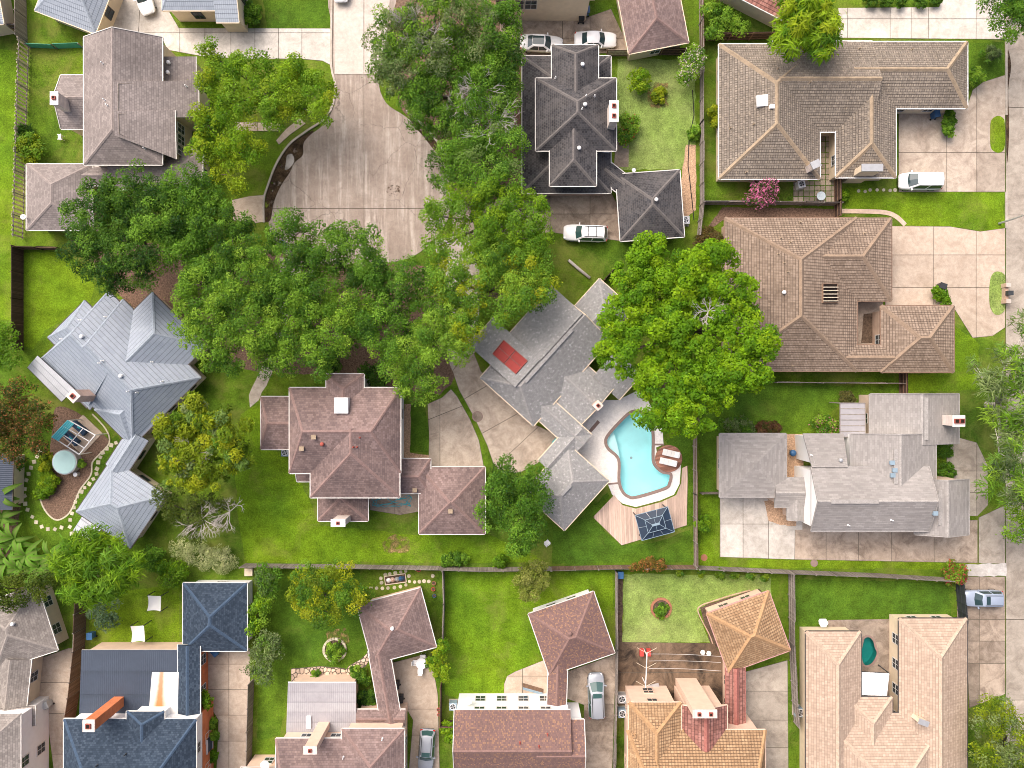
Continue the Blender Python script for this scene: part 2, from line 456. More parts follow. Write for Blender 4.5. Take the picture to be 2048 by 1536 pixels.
m_concrete('kerb_con', (.42,.37,.31), (.50,.45,.38), (.25,.21,.17), .6, .05)
m_concrete('white_gravel', (.42,.40,.37), (.55,.53,.50), (.28,.25,.22), .5, .05)
m_plain('joint', (.11,.095,.075), .95, .1, var=.4)
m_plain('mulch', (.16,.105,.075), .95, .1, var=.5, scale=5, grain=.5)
m_plain('soil', (.10,.07,.05), .95, .1, var=.5, scale=3, grain=.5)
m_plain('gravel_tan', (.42,.28,.18), .95, .1, var=.35, scale=5, grain=.5)
m_plain('wet_leaf', (.055,.036,.02), .9, .15, var=.9, scale=1.2, grain=.7)
m_shingle('sh_taupe', (.19,.165,.155), (.26,.225,.21), (.33,.29,.27), dark=(.11,.095,.09), streak=.35)
m_shingle('sh_char', (.022,.022,.025), (.045,.045,.05), (.085,.083,.085), dark=(.16,.145,.135), streak=.38, patch=.5)
m_shingle('sh_maroon', (.15,.105,.095), (.23,.165,.15), (.30,.22,.20), dark=(.07,.055,.06), streak=.5, patch=.4)
m_shingle('sh_grey', (.20,.20,.20), (.255,.255,.25), (.32,.315,.31), dark=(.19,.19,.19), streak=.2, speck=.10, speckc=(.37,.365,.36), row=.2, wid=.2, patch=.12)
m_shingle('sh_greige', (.235,.22,.21), (.29,.275,.26), (.35,.33,.31), dark=(.20,.185,.175), streak=.6, wid=.5, patch=.15, horiz=True)
m_shingle('sh_blue', (.018,.030,.048), (.034,.052,.078), (.07,.095,.13), dark=(.014,.024,.038), streak=.2, row=.2, wid=.26, patch=.2)
m_shingle('sh_vari', (.13,.085,.08), (.19,.115,.10), (.24,.145,.12), dark=(.11,.075,.075), streak=.2, row=.18, wid=.15, speck=.22, speckc=(.29,.165,.105), patch=.15)
m_shingle('sh_stone', (.17,.15,.135), (.25,.225,.205), (.33,.30,.27), dark=(.10,.09,.085), streak=.4)
m_tile('tl_brown', (.16,.138,.113), (.212,.182,.15), (.275,.235,.19), (.085,.068,.055), row=.28, wid=.26, off=.5, lichen=.3, lich=(.42,.33,.21))
m_tile('tl_red_brown', (.185,.14,.105), (.245,.187,.142), (.305,.237,.182), (.085,.058,.042), row=.28, wid=.33, off=0, lichen=.18, lich=(.44,.32,.21))
m_tile('tl_orange', (.25,.155,.085), (.315,.20,.11), (.385,.26,.15), (.15,.092,.055), row=.28, wid=.33, off=0, lichen=.25, lich=(.58,.42,.25))
m_tile('tl_maroon', (.20,.09,.075), (.28,.125,.10), (.36,.18,.15), (.09,.045,.04), row=.36, wid=.5, off=.5, lichen=.15, lich=(.45,.28,.2))
m_tile('tl_tan', (.325,.25,.19), (.39,.30,.23), (.46,.36,.28), (.23,.165,.12), row=.27, wid=.34, off=.5, mort=.012, lichen=.16, lich=(.33,.23,.18), patch=.08, streak=.12, bumpk=.4)
m_seam('mt_slate', (.23,.27,.32), (.285,.325,.375), (.10,.125,.155), row=.45)
m_seam('mt_light', (.44,.46,.49), (.50,.52,.55), (.22,.23,.26), row=.9, wid=6)
m_seam('mt_flat_blue', (.038,.052,.078), (.05,.068,.098), (.03,.042,.06), row=2.6, wid=9, linek=.4, rough=.6)
m_seam('mt_flat_grey', (.28,.27,.285), (.42,.41,.42), (.22,.21,.22), row=1.1, wid=9, linek=.35)
m_seam('mt_white', (.74,.76,.80), (.80,.82,.85), (.36,.38,.45), row=.6, wid=9, linek=.5)
m_plain('cap_tan', (.29,.225,.155), .9, var=.25, scale=2, grain=.2)
m_plain('cap_orange', (.35,.215,.11), .9, var=.2, scale=2, grain=.2)
m_plain('cap_red', (.235,.172,.122), .9, var=.2, scale=2, grain=.2)
for nm, k in (('taupe',(.25,.215,.20)),('char',(.13,.12,.115)),('maroon',(.22,.15,.135)),('grey',(.27,.265,.26)),('greige',(.30,.285,.27)),('blue',(.05,.08,.125)),('vari',(.2,.125,.11)),('stone',(.25,.225,.205)),('slate',(.26,.30,.345)),('tan2',(.41,.32,.245)),('mar2',(.30,.12,.10))):
    m_plain('cap_'+nm, k, .9, .2, var=.2, scale=3, grain=.2)
m_plain('white_paint', (.60,.58,.54), .6, var=.05)
m_plain('cream', (.66,.55,.40), .8, .2, var=.08)
m_plain('cream_pink', (.66,.49,.38), .8, .2, var=.08)
m_plain('stucco', (.60,.47,.37), .9, .2, var=.1, grain=.08)
m_plain('siding_white', (.78,.78,.77), .7, .2, var=.04)
m_plain('dark_trim', (.07,.06,.055), .6, .3, var=.2)
m_plain('brown_trim', (.20,.13,.09), .6, .3, var=.2)
m_plain('pink_trim', (.48,.27,.24), .6, .3, var=.1)
m_brick('brick_tan', (.40,.26,.18), (.48,.33,.24), (.46,.41,.36))
m_brick('brick_pink', (.46,.27,.20), (.54,.34,.26), (.55,.48,.42))
m_brick('brick_orange', (.56,.15,.055), (.64,.19,.07), (.52,.24,.13))
m_brick('brick_pale', (.60,.52,.46), (.70,.62,.56), (.52,.47,.43), .3, .12)
m_plain('flue', (.30,.07,.05), .8, var=.2)
m_plain('soot_shade', (.02,.015,.013), .9, .1, var=.3)  # near-black: flue mouths, and shade put into the colour of the roof bay
m_glass('window_glass', (.03,.045,.055))
m_glass('sky_glass', (.45,.52,.55), .12)
m_plain('red_glass', (.27,.045,.04), .7, .15, var=.15)
m_plain('dark_panel', (.02,.035,.06), .45, .35, var=.2, scale=.8)
m_fence('fence_grey', (.17,.145,.125), (.30,.265,.235), (.04,.035,.03))
m_fence('fence_dark', (.055,.035,.027), (.10,.065,.05), (.02,.015,.01))
m_fence('fence_brown', (.13,.085,.06), (.22,.15,.105), (.03,.02,.015))
m_fence('fence_pale', (.50,.43,.33), (.62,.55,.44), (.10,.08,.06))
m_fence('deck_wood', (.44,.28,.21), (.54,.36,.28), (.2,.12,.08))
m_plain('wood_grey', (.26,.23,.205), .9, .2, var=.25, scale=3, grain=.2)
m_plain('wood_pale', (.58,.50,.38), .85, .2, var=.15, scale=3)
m_plain('wood_brown', (.16,.10,.065), .85, .2, var=.3, scale=3)
g = G('deck_board'); p_ = g.pos(); g.out(g.var(g.var((.54,.405,.325), g.rnd(), .84, 1.14), g.noise(g.map(p_, (1,.2,1)), 6, 5), .85, 1.12), .8, .2)
g = G('deck_board_red'); p_ = g.pos(); g.out(g.var(g.var((.30,.15,.105), g.rnd(), .75, 1.25), g.noise(p_, 6, 5), .85, 1.12), .8, .2)
g = G('stone'); p_ = g.pos(); g.out(g.var(g.var((.56,.43,.33), g.rnd(), .78, 1.2), g.noise(p_, 3, 5), .8, 1.15), .9, .2)
g = G('step_stone'); p_ = g.pos(); g.out(g.var(g.var((.50,.46,.34), g.rnd(), .8, 1.15), g.noise(p_, 5, 5), .85, 1.12), .9, .2)
g = G('paver'); p_ = g.pos(); g.out(g.var(g.var((.30,.25,.19), g.rnd(), .75, 1.2), g.noise(p_, 3, 5), .8, 1.15), .9, .2)
m_plain('bark', (.14,.11,.085), .95, .1, var=.3, scale=3, grain=.3)
m_plain('bark_pale', (.42,.39,.35), .95, .1, var=.25, scale=3)
m_plain('pool_floor', (.54,.85,.87), .5, .4, var=.12, scale=.4)
m_plain('pool_step', (.74,.90,.90), .5, .4, var=.04, scale=.6)
m_plain('pool_floor_green', (.06,.34,.33), .5, .4, var=.15, scale=.8)
m_plain('coping', (.24,.17,.145), .8, .3, var=.15, scale=3)
m_water('pool_water', (.84,.965,.97)); m_water('pool_water_green', (.45,.80,.76))
m_plain('puddle', (.05,.045,.04), .18, .5, var=.3)
m_leaf('leaf', .42, .7); m_leaf('leaf_soft', .45, .7)
m_plain('car_white', (.80,.80,.79), .25, .6, var=.02); m_plain('car_silver', (.36,.385,.42), .25, .6, .2, var=.03)
m_plain('car_blue', (.34,.40,.50), .25, .6, .2, var=.03); m_plain('car_trim', (.02,.02,.022), .4, .5, var=.1)
m_glass('car_glass', (.025,.05,.055), .05); m_glass('car_glass_green', (.035,.085,.08), .05)
m_plain('tyre', (.018,.018,.018), .8, .3, var=.1); m_plain('rim', (.45,.45,.46), .3, .5, .8, var=.05)
m_plain('lamp_red', (.45,.02,.015), .2, .6, var=.05); m_plain('lamp_clear', (.75,.77,.78), .12, .7, var=.03)
m_plain('metal_grey', (.42,.43,.44), .4, .5, .4, var=.1); m_plain('metal_white', (.78,.78,.77), .45, .4, var=.05)
m_plain('metal_dark', (.035,.04,.045), .5, .4, var=.15); m_plain('ac_blue', (.22,.30,.36), .5, .4, var=.1)
m_plain('plastic_blue', (.03,.10,.22), .45, .4, var=.1); m_plain('plastic_black', (.03,.032,.035), .5, .4, var=.1)
m_plain('plastic_teal', (.04,.36,.42), .5, .4, var=.08); m_plain('cloth_teal', (.16,.60,.64), .8, .2, var=.06)
m_plain('cloth_white', (.78,.76,.70), .8, .2, var=.05); m_plain('tub_mint', (.55,.80,.74), .5, .3, var=.05)
m_plain('navy', (.03,.06,.11), .7, .3, var=.1); m_plain('terracotta', (.34,.15,.09), .85, .2, var=.15)
m_plain('red_paint', (.50,.06,.05), .6, .3, var=.1); m_plain('gold', (.62,.42,.03), .6, .3, var=.1)
m_plain('tarp_green', (.06,.30,.20), .6, .3, var=.15); m_plain('rust_panel', (.80,.77,.70), .6, .3, var=.03)
def holes(name, scale, lo, hi):
    mt = MAT[name]; g = G.__new__(G); g.m = mt; g.n = mt.node_tree.nodes; g.l = mt.node_tree.links; g.b = g.n['Principled BSDF']
    tr = g.node('BsdfTransparent'); mx = g.node('MixShader', {0: g.ramp(g.noise(g.pos(), scale, 6, .7), [(lo, 0.), (hi, 1.)])})
    g.l.new(tr.outputs[0], mx.inputs[1]); g.l.new(g.b.outputs[0], mx.inputs[2]); g.l.new(mx.outputs[0], g.n['Material Output'].inputs[0])
m_plain('stain', (.10,.06,.04), .9, .1, var=.4, scale=3)
holes('stain', 2.2, .52, .62); holes('dry_patch', 1.3, .42, .6); holes('wet_leaf', .9, .34, .46)
g = G('rusty_sheet'); uv_ = g.uv(); p_ = g.pos()
xx = g.node('SeparateXYZ', {0: uv_}).outputs[0]; yy = g.node('SeparateXYZ', {0: uv_}).outputs[1]
wd = g.math('ADD', .15, g.math('MULTIPLY', g.math('POWER', yy, 2.), .32))
dd = g.math('DIVIDE', g.math('ABSOLUTE', g.math('SUBTRACT', g.math('ADD', xx, g.math('MULTIPLY', g.math('SUBTRACT', g.noise(p_, 2.5, 5), .5), .06)), .36)), wd)
rr = g.math('MULTIPLY', g.ramp(dd, [(.25, 1.), (1., 0.)]), g.ramp(yy, [(0., .8), (.86, 1.), (.92, 0.)]))
g.out(g.mix(rr, g.var((.76,.75,.71), g.noise(p_, .8, 5), .92, 1.06), (.50,.17,.045)), .7, .3)
# ---------------------------------------------------------------- ground, lawns, paving
POOL = curve([(1262,824),(1240,843),(1216,870),(1211,884),(1217,898),(1232,911),(1238,925),(1238,962),(1245,983),(1257,993),(1273,994),(1329,977),(1339,966),(1341,948),(1325,944),(1311,932),(1306,917),(1306,870),(1299,841),(1281,824)], 5)
POOL2 = curve([(1724,1284),(1728,1274),(1738,1272),(1747,1280),(1751,1294),(1755,1306),(1750,1320),(1741,1330),(1730,1332),(1723,1324),(1720,1306)], 5)
far = 340
gp = [P(x, y) for x, y in [(1024-far/PX,768+far/PX),(1024+far/PX,768+far/PX),(1024+far/PX,768-far/PX),(1024-far/PX,768-far/PX)]]
hl = [[P(x, y) for x, y in POOL], [P(x, y) for x, y in POOL2]]
o = obj('ground', [v for l in [gp]+hl for v in l], [list(t) for t in tri(gp, hl)], MAT['lawn_mix'])
tag(o, 'mottled green and olive grass ground under the whole neighbourhood', None, None, 'structure')

def lawn(poly, mat, label, z=.008, seed=1, amp=2.0):
    return sheet('lawn', wob(poly, 12, amp, seed), z, MAT[mat], label)
lawn([(525,-5),(662,-5),(661,55),(640,60),(535,57)], 'lawn_deep', 'square deep green lawn beside the street at the top edge', seed=2)
lawn([(46,505),(140,505),(190,560),(180,610),(90,660),(66,700),(46,690)], 'lawn', 'bright lawn behind the slate blue roofed house', seed=3)
lawn([(-10,100),(38,100),(30,490),(22,640),(-10,640)], 'lawn', 'narrow bright lawn strip outside the pale slat fence', seed=4)
lawn([(60,100),(168,98),(168,160),(120,260),(165,262),(165,330),(55,330)], 'lawn_mix', 'lawn with a white chair between slat fence and taupe roofed house', seed=5)
lawn([(480,830),(530,800),(530,900),(580,910),(600,960),(640,1050),(830,1070),(980,1070),(1100,1125),(490,1125),(480,1060),(470,950)], 'lawn', 'wide yellow green lawn behind the maroon roofed house', seed=6)
lawn([(820,810),(850,800),(858,860),(856,905),(820,905)], 'lawn_deep', 'narrow lawn strip between maroon roofed house and driveway', seed=7)
lawn([(1105,1060),(1135,1062),(1215,985),(1235,1010),(1190,1040),(1240,1090),(1310,1085),(1380,1060),(1388,1125),(1105,1128)], 'lawn_deep', 'deep green back lawn around the wooden pool deck', seed=8)
lawn([(1330,880),(1386,850),(1386,1050),(1362,1060),(1362,920)], 'lawn_deep', 'strip of lawn between the pool and the east fence', seed=9)
lawn([(1400,770),(1800,772),(1800,800),(1690,805),(1600,865),(1440,868),(1438,985),(1400,985)], 'lawn_deep', 'deep green lawn north of the greige roofed house', seed=10)
lawn([(1400,985),(1438,990),(1438,1118),(1950,1126),(1950,1140),(1400,1132)], 'lawn', 'lawn strip wrapping the pale concrete driveway', seed=11)
lawn([(1590,1158),(1895,1165),(1905,1238),(1785,1240),(1765,1238),(1655,1240),(1605,1255),(1590,1250)], 'lawn_deep', 'rectangular mown lawn north of the tan tiled house', seed=12)
lawn([(1248,1148),(1540,1150),(1545,1200),(1520,1180),(1415,1205),(1395,1225),(1420,1285),(1245,1284)], 'lawn_pale', 'pale dry green lawn with a ringed planter', seed=13)
lawn([(890,1143),(1225,1145),(1228,1300),(1190,1190),(1060,1232),(1090,1320),(1030,1345),(1010,1390),(920,1400),(890,1390)], 'lawn', 'bright yellow green lawn around the variegated roofed garage', seed=14)
lawn([(520,1140),(720,1140),(720,1210),(745,1320),(700,1340),(580,1335),(575,1400),(560,1470),(515,1480)], 'lawn_deep', 'back lawn with a stone ringed bed', seed=15)
lawn([(260,1180),(360,1170),(358,1290),(180,1290),(180,1200)], 'lawn', 'lawn with two white shade sails', seed=16)
lawn([(1235,118),(1390,118),(1392,340),(1350,338),(1240,340),(1232,290)], 'lawn_pale', 'light green fenced back lawn beside the charcoal roofed house', seed=17)
lawn([(1690,375),(1790,384),(2008,386),(2008,455),(1960,462),(1900,452),(1810,450),(1790,425),(1690,420)], 'lawn', 'mown front lawn between two tile roofed houses', seed=18)
lawn([(1405,100),(1436,90),(1436,360),(1585,366),(1585,405),(1405,405)], 'lawn_mix', 'shady side lawn west of the brown tiled house', seed=19)
lawn([(1940,85),(2008,85),(2008,148),(1965,165),(1940,170)], 'lawn_deep', 'corner lawn beside the brown tiled house', seed=20)
lawn([(1905,650),(1945,675),(1960,690),(1950,780),(1810,785),(1810,750),(1905,745)], 'lawn', 'front lawn beneath the wispy grey green tree', seed=21)
lawn([(1120,490),(1225,500),(1215,560),(1150,610),(1110,560)], 'lawn_mix', 'small front lawn of the grey roofed house', seed=22)
lawn([(470,270),(555,265),(545,340),(525,385),(470,395),(440,350)], 'lawn_mix', 'front lawn beside the turning circle kerb', seed=23)
lawn([(60,895),(110,900),(150,1000),(200,900),(235,870),(245,905),(190,1000),(150,1060),(180,1090),(120,1110),(60,1060),(40,980)], 'lawn_deep', 'curved garden lawn with stepping stones by the round tub', seed=24)

# streets -------------------------------------------------------
cul = curve([(664,-20),(664,60),(665,140),(668,190),(650,245),(612,275),(578,305),(552,350),(540,400),(537,445),(550,490),(600,522),(700,530),(800,522),(850,497),(890,450),(905,400),(896,345),(875,305),(845,262),(810,232),(772,205),(758,160),(775,100),(783,40),(785,-20)], 4)
slabs('street', 'pale concrete street widening into a turning circle', cul, [('y',150),('y',417),('x',728)], MAT['street_con'], z=.02, gap=.4)
top = [(666,-20),(727,-20),(727,149),(668,149)]
slabs('street_panel', 'newer light concrete street panels at the top edge', [(667,-20),(782,-20),(772,100),(757,149),(669,149)], [('x',728)], MAT['street_light'], z=.036, gap=.7)
sheet('gutter_litter', curve([(612,268),(628,262),(608,285),(606,310),(590,325),(580,345),(562,372),(548,405),(541,440),(529,440),(531,400),(541,360),(560,318),(585,286)],4), .044, MAT['wet_leaf'], 'dark wet leaf litter in the left gutter of the turning circle', 'stuff')
sheet('puddle', curve([(574,312),(584,308),(589,322),(580,336),(570,340),(572,326)],4), .050, MAT['puddle'], 'rain puddle in the turning circle gutter', 'stuff')
sheet('gutter_litter', curve([(818,228),(832,240),(855,262),(878,290),(884,312),(868,300),(846,272),(826,250)],4), .044, MAT['wet_leaf'], 'dark damp leaf litter in the right gutter under the trees', 'stuff')
sheet('oil_stain', wob(curve([(772,380),(785,368),(800,374),(798,390),(782,394)],3),4,1.5,3), .048, MAT['stain'], 'small brown stain on the turning circle', 'stuff')
strip('kerb', 'curved concrete kerb left of the turning circle', curve([(664,-20),(663,60),(663,134),(672,180),(655,232),(614,262),(578,290),(552,330),(535,375),(528,400),(528,445)], 4, False), .22, .13, MAT['kerb_con'])
strip('kerb', 'curved concrete kerb right of the turning circle under trees', curve([(812,222),(838,243),(868,275),(892,310)], 4, False), .22, .13, MAT['kerb_con'])
slabs('street', 'concrete street along the right edge', [(2011,-40),(2160,-40),(2160,1580),(2011,1580)], [('y',215),('y',430),('y',650),('y',860),('y',1060),('y',1239),('y',1400)], MAT['drive_grey'], z=.02, gap=.5)
strip('kerb', 'straight concrete kerb along the right edge street', [(2012,-40),(2012,150),(2012,230)], .25, .1, MAT['kerb_con'])
strip('kerb', 'concrete kerb beside the front lawn between tiled houses', [(2012,384),(2012,456)], .25, .1, MAT['kerb_con'])
sheet('gutter_litter', curve([(2013,100),(2022,130),(2016,180),(2018,260),(2013,330),(2011,200)],3), .044, MAT['wet_leaf'], 'dark leaf litter along the right edge gutter', 'stuff')
# driveways ------------------------------------------------------
slabs('driveway', 'long pale concrete driveway in the top left corner', [(234,-20),(325,-20),(338,22),(358,56),(662,57),(662,131),(645,122),(600,118),(480,118),(400,112),(335,100),(325,78),(180,72),(205,36)], [('x',360),('x',410),('x',462),('x',510),('x',557),('x',604),('y',66),(282,-20,276,90)], MAT['drive_light'])
slabs('driveway', 'brown concrete drive in front of the cream walled house', [(1000,44),(1170,36),(1222,18),(1262,104),(1110,112),(1000,114)], [('x',1125),('y',78),('x',1180)], MAT['drive_brown'])
slabs('driveway', 'stained concrete drive below the charcoal roofed house', [(905,402),(1085,400),(1086,388),(1222,384),(1236,412),(1240,482),(1110,466),(905,470)], [('x',1100),('y',428),('x',1180),('x',1000)], MAT['drive_brown'])
slabs('driveway', 'cracked pale concrete drive in the top right corner', [(1676,16),(1878,14),(1888,-20),(2010,-20),(2010,79),(1676,76)], [('x',1695),('x',1780),('x',1822),('x',1857),('x',1952),('y',38)], MAT['drive_light'])
isl1 = curve([(1995,232),(2006,237),(2009,250),(2009,290),(2005,302),(1995,306),(1984,300),(1980,288),(1980,250),(1984,238)],3)
slabs('driveway', 'stained concrete forecourt beside the brown tiled house', [(1797,215),(1935,210),(1945,180),(1966,164),(2010,150),(2010,384),(1797,384)], [('x',1893),('x',1953),('y',305)], MAT['drive_tan'])
sheet('lawn_island', isl1, .07, MAT['lawn'], 'oblong grass island in the stained forecourt', thick=.08)
slabs('driveway', 'smooth peach concrete drive of the red brown tiled house', [(1770,452),(1900,453),(1960,463),(2010,456),(2010,655),(1985,672),(1945,676),(1905,612),(1770,612)], [('x',1867),('x',1952),('y',510),('y',575)], MAT['drive_peach'])
sheet('lawn_island', curve([(1993,543),(2006,547),(2010,560),(2010,612),(2004,626),(1992,630),(1982,620),(1978,600),(1979,565),(1984,549)],3), .07, MAT['lawn_pale'], 'oblong dry grass island in the peach drive', thick=.08)
slabs('driveway', 'pale mildewed concrete pad below the greige roofed garage', [(1440,985),(1605,985),(1605,1060),(1590,1060),(1589,1119),(1440,1114)], [('x',1486),('x',1537),('y',1048)], MAT['drive_light'])
slabs('driveway', 'row of brown concrete driveway panels along the greige roofed house', [(1590,1045),(1955,1040),(1955,1126),(1589,1119)], [('x',1652),('x',1717),('x',1783),('x',1868)], MAT['drive_brown'])
slabs('driveway', 'worn concrete apron where the long drive meets the street', [(1957,1035),(2010,1010),(2010,1128),(1957,1126)], [], MAT['drive_grey'])
slabs('footpath', 'grey concrete walk along the greige roofed house front', [(1893,868),(1935,880),(1953,885),(1975,930),(1976,1010),(1955,1032),(1915,1032),(1913,960),(1893,950)], [('x',1953),('y',942),('y',985)], MAT['drive_grey'])
sheet('gravel_bed', wob([(1528,1002),(1592,992),(1592,1052),(1560,1050),(1537,1042)],8,1.2,3), .045, MAT['gravel_tan'], 'tan pea gravel bed between garage and drive', 'stuff')
sheet('gravel_bed', wob([(1930,1129),(2012,1126),(2012,1152),(1935,1152)],8,1.5,4), .05, MAT['white_gravel'], 'strip of white crushed stone beside the drive', 'stuff')
slabs('driveway', 'brown concrete drive with the blue grey car', [(1914,1153),(2010,1153),(2010,1388),(1938,1416),(1930,1240),(1914,1240)], [('x',1959),('y',1239),('y',1282),('y',1327)], MAT['drive_brown'])
slabs('driveway', 'curving concrete drive beside the maroon roofed house', [(855,808),(884,795),(902,778),(914,792),(940,838),(958,880),(968,934),(857,932),(858,870)], [(855,840,925,812),('x',880)], MAT['drive_tan'])
slabs('driveway', 'stained tan concrete court beside the grey roofed house', [(905,742),(925,715),(948,706),(962,742),(1024,812),(1072,850),(1112,868),(1112,892),(1084,922),(1040,945),(1003,948),(986,925),(974,890),(950,838),(918,780)], [(925,800,985,765),(940,880,1030,830),(1000,925,1080,850)], MAT['drive_tan'])
sheet('footpath', wob([(870,480),(935,465),(965,560),(955,640),(950,705),(925,715),(905,742),(893,700),(905,620),(880,560)],14,1.5,5), .02, MAT['kerb_con'], 'concrete path winding under the oaks to the grey roofed house')
sheet('footpath', wob([(560,515),(640,525),(600,580),(575,640),(562,700),(553,725),(518,800),(500,815),(498,790),(512,760),(540,700),(545,620)],14,1.5,6), .024, MAT['kerb_con'], 'grey concrete drive half hidden under the oaks')
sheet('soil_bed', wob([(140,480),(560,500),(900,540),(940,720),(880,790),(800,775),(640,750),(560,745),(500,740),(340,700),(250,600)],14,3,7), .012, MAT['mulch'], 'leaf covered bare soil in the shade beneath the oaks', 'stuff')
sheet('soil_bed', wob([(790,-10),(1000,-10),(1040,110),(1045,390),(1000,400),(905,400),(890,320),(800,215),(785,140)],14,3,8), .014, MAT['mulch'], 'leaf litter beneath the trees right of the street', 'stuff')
slabs('driveway', 'beige concrete drive end left of the turning circle', [(464,400),(500,392),(527,390),(527,444),(490,450),(466,440)], [], MAT['drive_peach'])
slabs('footpath', 'beige concrete front walk of the taupe roofed house', [(470,244),(562,246),(562,263),(470,262)], [('x',515)], MAT['drive_peach'])
slabs('footpath', 'slanted beige kerb ramp at the end of the front walk', [(600,236),(612,247),(580,270),(558,290),(552,281),(572,258)], [], MAT['drive_peach'])
slabs('driveway', 'peach concrete drive in the bottom left corner', [(46,1328),(137,1296),(150,1296),(143,1440),(140,1560),(110,1560),(95,1440),(88,1400),(55,1420)], [('y',1365),('y',1427),('y',1508)], MAT['drive_peach'])
slabs('driveway', 'peach concrete drive beside the blue shingled house', [(400,1296),(500,1296),(503,1560),(432,1560),(437,1440),(400,1380)], [('x',458),('y',1328),('y',1379),('y',1430),('y',1482)], MAT['drive_peach'])
slabs('driveway', 'tan concrete drive with patio table beside the maroon bottom house', [(785,1325),(850,1308),(866,1330),(876,1390),(880,1560),(816,1560),(826,1440),(800,1395),(785,1380)], [('y',1418),('y',1470)], MAT['drive_peach'])
slabs('driveway', 'stained drive below the variegated roofed garage', [(1128,1345),(1232,1308),(1224,1560),(1166,1560),(1168,1410),(1128,1395)], [('y',1408),('y',1462)], MAT['drive_brown'])
slabs('patio', 'curved concrete patio behind the variegated roofed house', [(1008,1368),(1014,1352),(1030,1343),(1088,1320),(1098,1345),(1098,1412),(1008,1412)], [('x',1045),('y',1352)], MAT['drive_peach'])
slabs('driveway', 'patchy concrete drive beside the orange tiled house', [(1484,1345),(1575,1320),(1577,1560),(1528,1560),(1512,1460),(1484,1450)], [('y',1382),('y',1440),('y',1495)], MAT['drive_grey'])
slabs('patio', 'wet stained brown concrete yard behind the orange tiled house', [(1236,1284),(1428,1286),(1455,1330),(1460,1410),(1236,1410)], [('x',1330),('y',1345)], MAT['wet_con'])
slabs('patio', 'concrete patio around the small green pool', [(1655,1240),(1780,1238),(1790,1300),(1800,1430),(1715,1430),(1715,1262),(1655,1262)], [('x',1695),('y',1345)], MAT['drive_peach'], z=.03) if False else None
sheet('patio', [(1655,1240),(1782,1238),(1792,1300),(1806,1440),(1705,1440),(1700,1262),(1655,1262)], .03, MAT['drive_brown'], 'concrete patio around the small green pool', holes=[POOL2])
# brick courtyard -------------------------------------------------
slabs('courtyard', 'mossy paver courtyard of the brown tiled house', [(1586,362),(1640,362),(1640,262),(1672,262),(1672,406),(1586,406)], [('x',x) for x in range(1596,1672,11)]+[('y',y) for y in range(272,406,11)], MAT['paver'], base=MAT['lawn_deep'], piece='paver', gap=.7)
sheet('courtyard', [(1712,600),(1766,600),(1766,695),(1712,695)], .02, MAT['drive_brown'], 'dark narrow courtyard of the red brown tiled house')
sheet('planting_bed', [(1727,628),(1748,626),(1748,686),(1722,686)], .03, MAT['soil'], 'planted strip inside the narrow courtyard', 'stuff')
slabs('patio', 'small concrete yard behind the maroon roofed house', [(735,960),(840,960),(845,1022),(800,1030),(740,1020)], [('x',790)], MAT['drive_brown'])
sheet('mulch_bed', wob([(809,808),(822,808),(820,905),(858,910),(856,925),(806,922)],8,1,3), .02, MAT['gravel_tan'], 'dry leaf mulch along the white wall of the maroon house', 'stuff')
sheet('mulch_bed', curve([(112,815),(150,822),(185,850),(210,872),(218,885),(200,908),(185,925),(182,950),(160,980),(148,1010),(135,1030),(115,1040),(98,1030),(85,1010),(78,975),(90,950),(105,930),(100,900),(105,860)],4), .02, MAT['mulch'], 'kidney shaped mulch bed around the pergola and tub', 'stuff')
strip('bed_edging', 'pale stone edging of the kidney shaped mulch bed', curve([(185,828),(212,858),(219,885),(200,908),(185,925),(182,950),(160,980),(148,1010),(135,1030),(115,1040),(98,1030),(85,1010),(78,985)],4,False), .16, .06, MAT['step_stone'])
sheet('mulch_bed', wob([(24,905),(46,925),(42,1010),(28,1100),(-10,1140),(-10,900)],8,1,3), .02, MAT['mulch'], 'mulch strip beneath the banana plants', 'stuff')
sheet('mulch_bed', wob([(1400,1215),(1415,1208),(1500,1182),(1520,1178),(1535,1200),(1430,1300),(1420,1284)],8,1,5), .02, MAT['soil'], 'planting bed around the orange tiled garage', 'stuff')
strip('bed_edging', 'terracotta edging of the bed by the orange tiled garage', curve([(1425,1287),(1418,1268),(1396,1224),(1402,1211),(1420,1204),(1460,1191),(1500,1180)],4,False), .12, .06, MAT['brick_tan'])
sheet('mulch_bed', wob([(1234,1148),(1246,1148),(1244,1284),(1234,1284)],8,1,6), .02, MAT['soil'], 'narrow soil strip along the fence by the pale lawn', 'stuff')
sheet('mulch_bed', wob([(1372,290),(1392,290),(1392,420),(1366,440),(1362,360)],8,1,7), .02, MAT['gravel_tan'], 'bare soil path beside the back fence of the pale lawn', 'stuff')
sheet('mulch_bed', wob([(1405,470),(1445,415),(1600,416),(1672,418),(1672,438),(1450,438)],8,1,7), .02, MAT['mulch'], 'leafy soil strip between the two tiled houses', 'stuff')
strip('bed_edging', 'stone edging curving round the front bed', curve([(1675,422),(1760,424),(1790,432),(1810,450)],4,False), .5, .05, MAT['stone'])
sheet('patio', [(1232,275),(1258,275),(1257,334),(1228,334)], .02, MAT['drive_brown'], 'small concrete slab beside the charcoal roofed house')
for i, (a, b) in enumerate([((1295,1170),(1,0)),]): pass
sheet('dry_grass', wob([(765,1085),(790,1068),(815,1075),(822,1100),(800,1106),(770,1105)],8,4,9), .016, MAT['dry_patch'], 'scorched tan patch in the yellow green lawn', 'stuff')
sheet('dry_grass', wob([(652,1265),(690,1255),(700,1285),(680,1290),(655,1280)],6,3,10), .016, MAT['dry_patch'], 'worn tan ring beside the stone ringed bed', 'stuff')
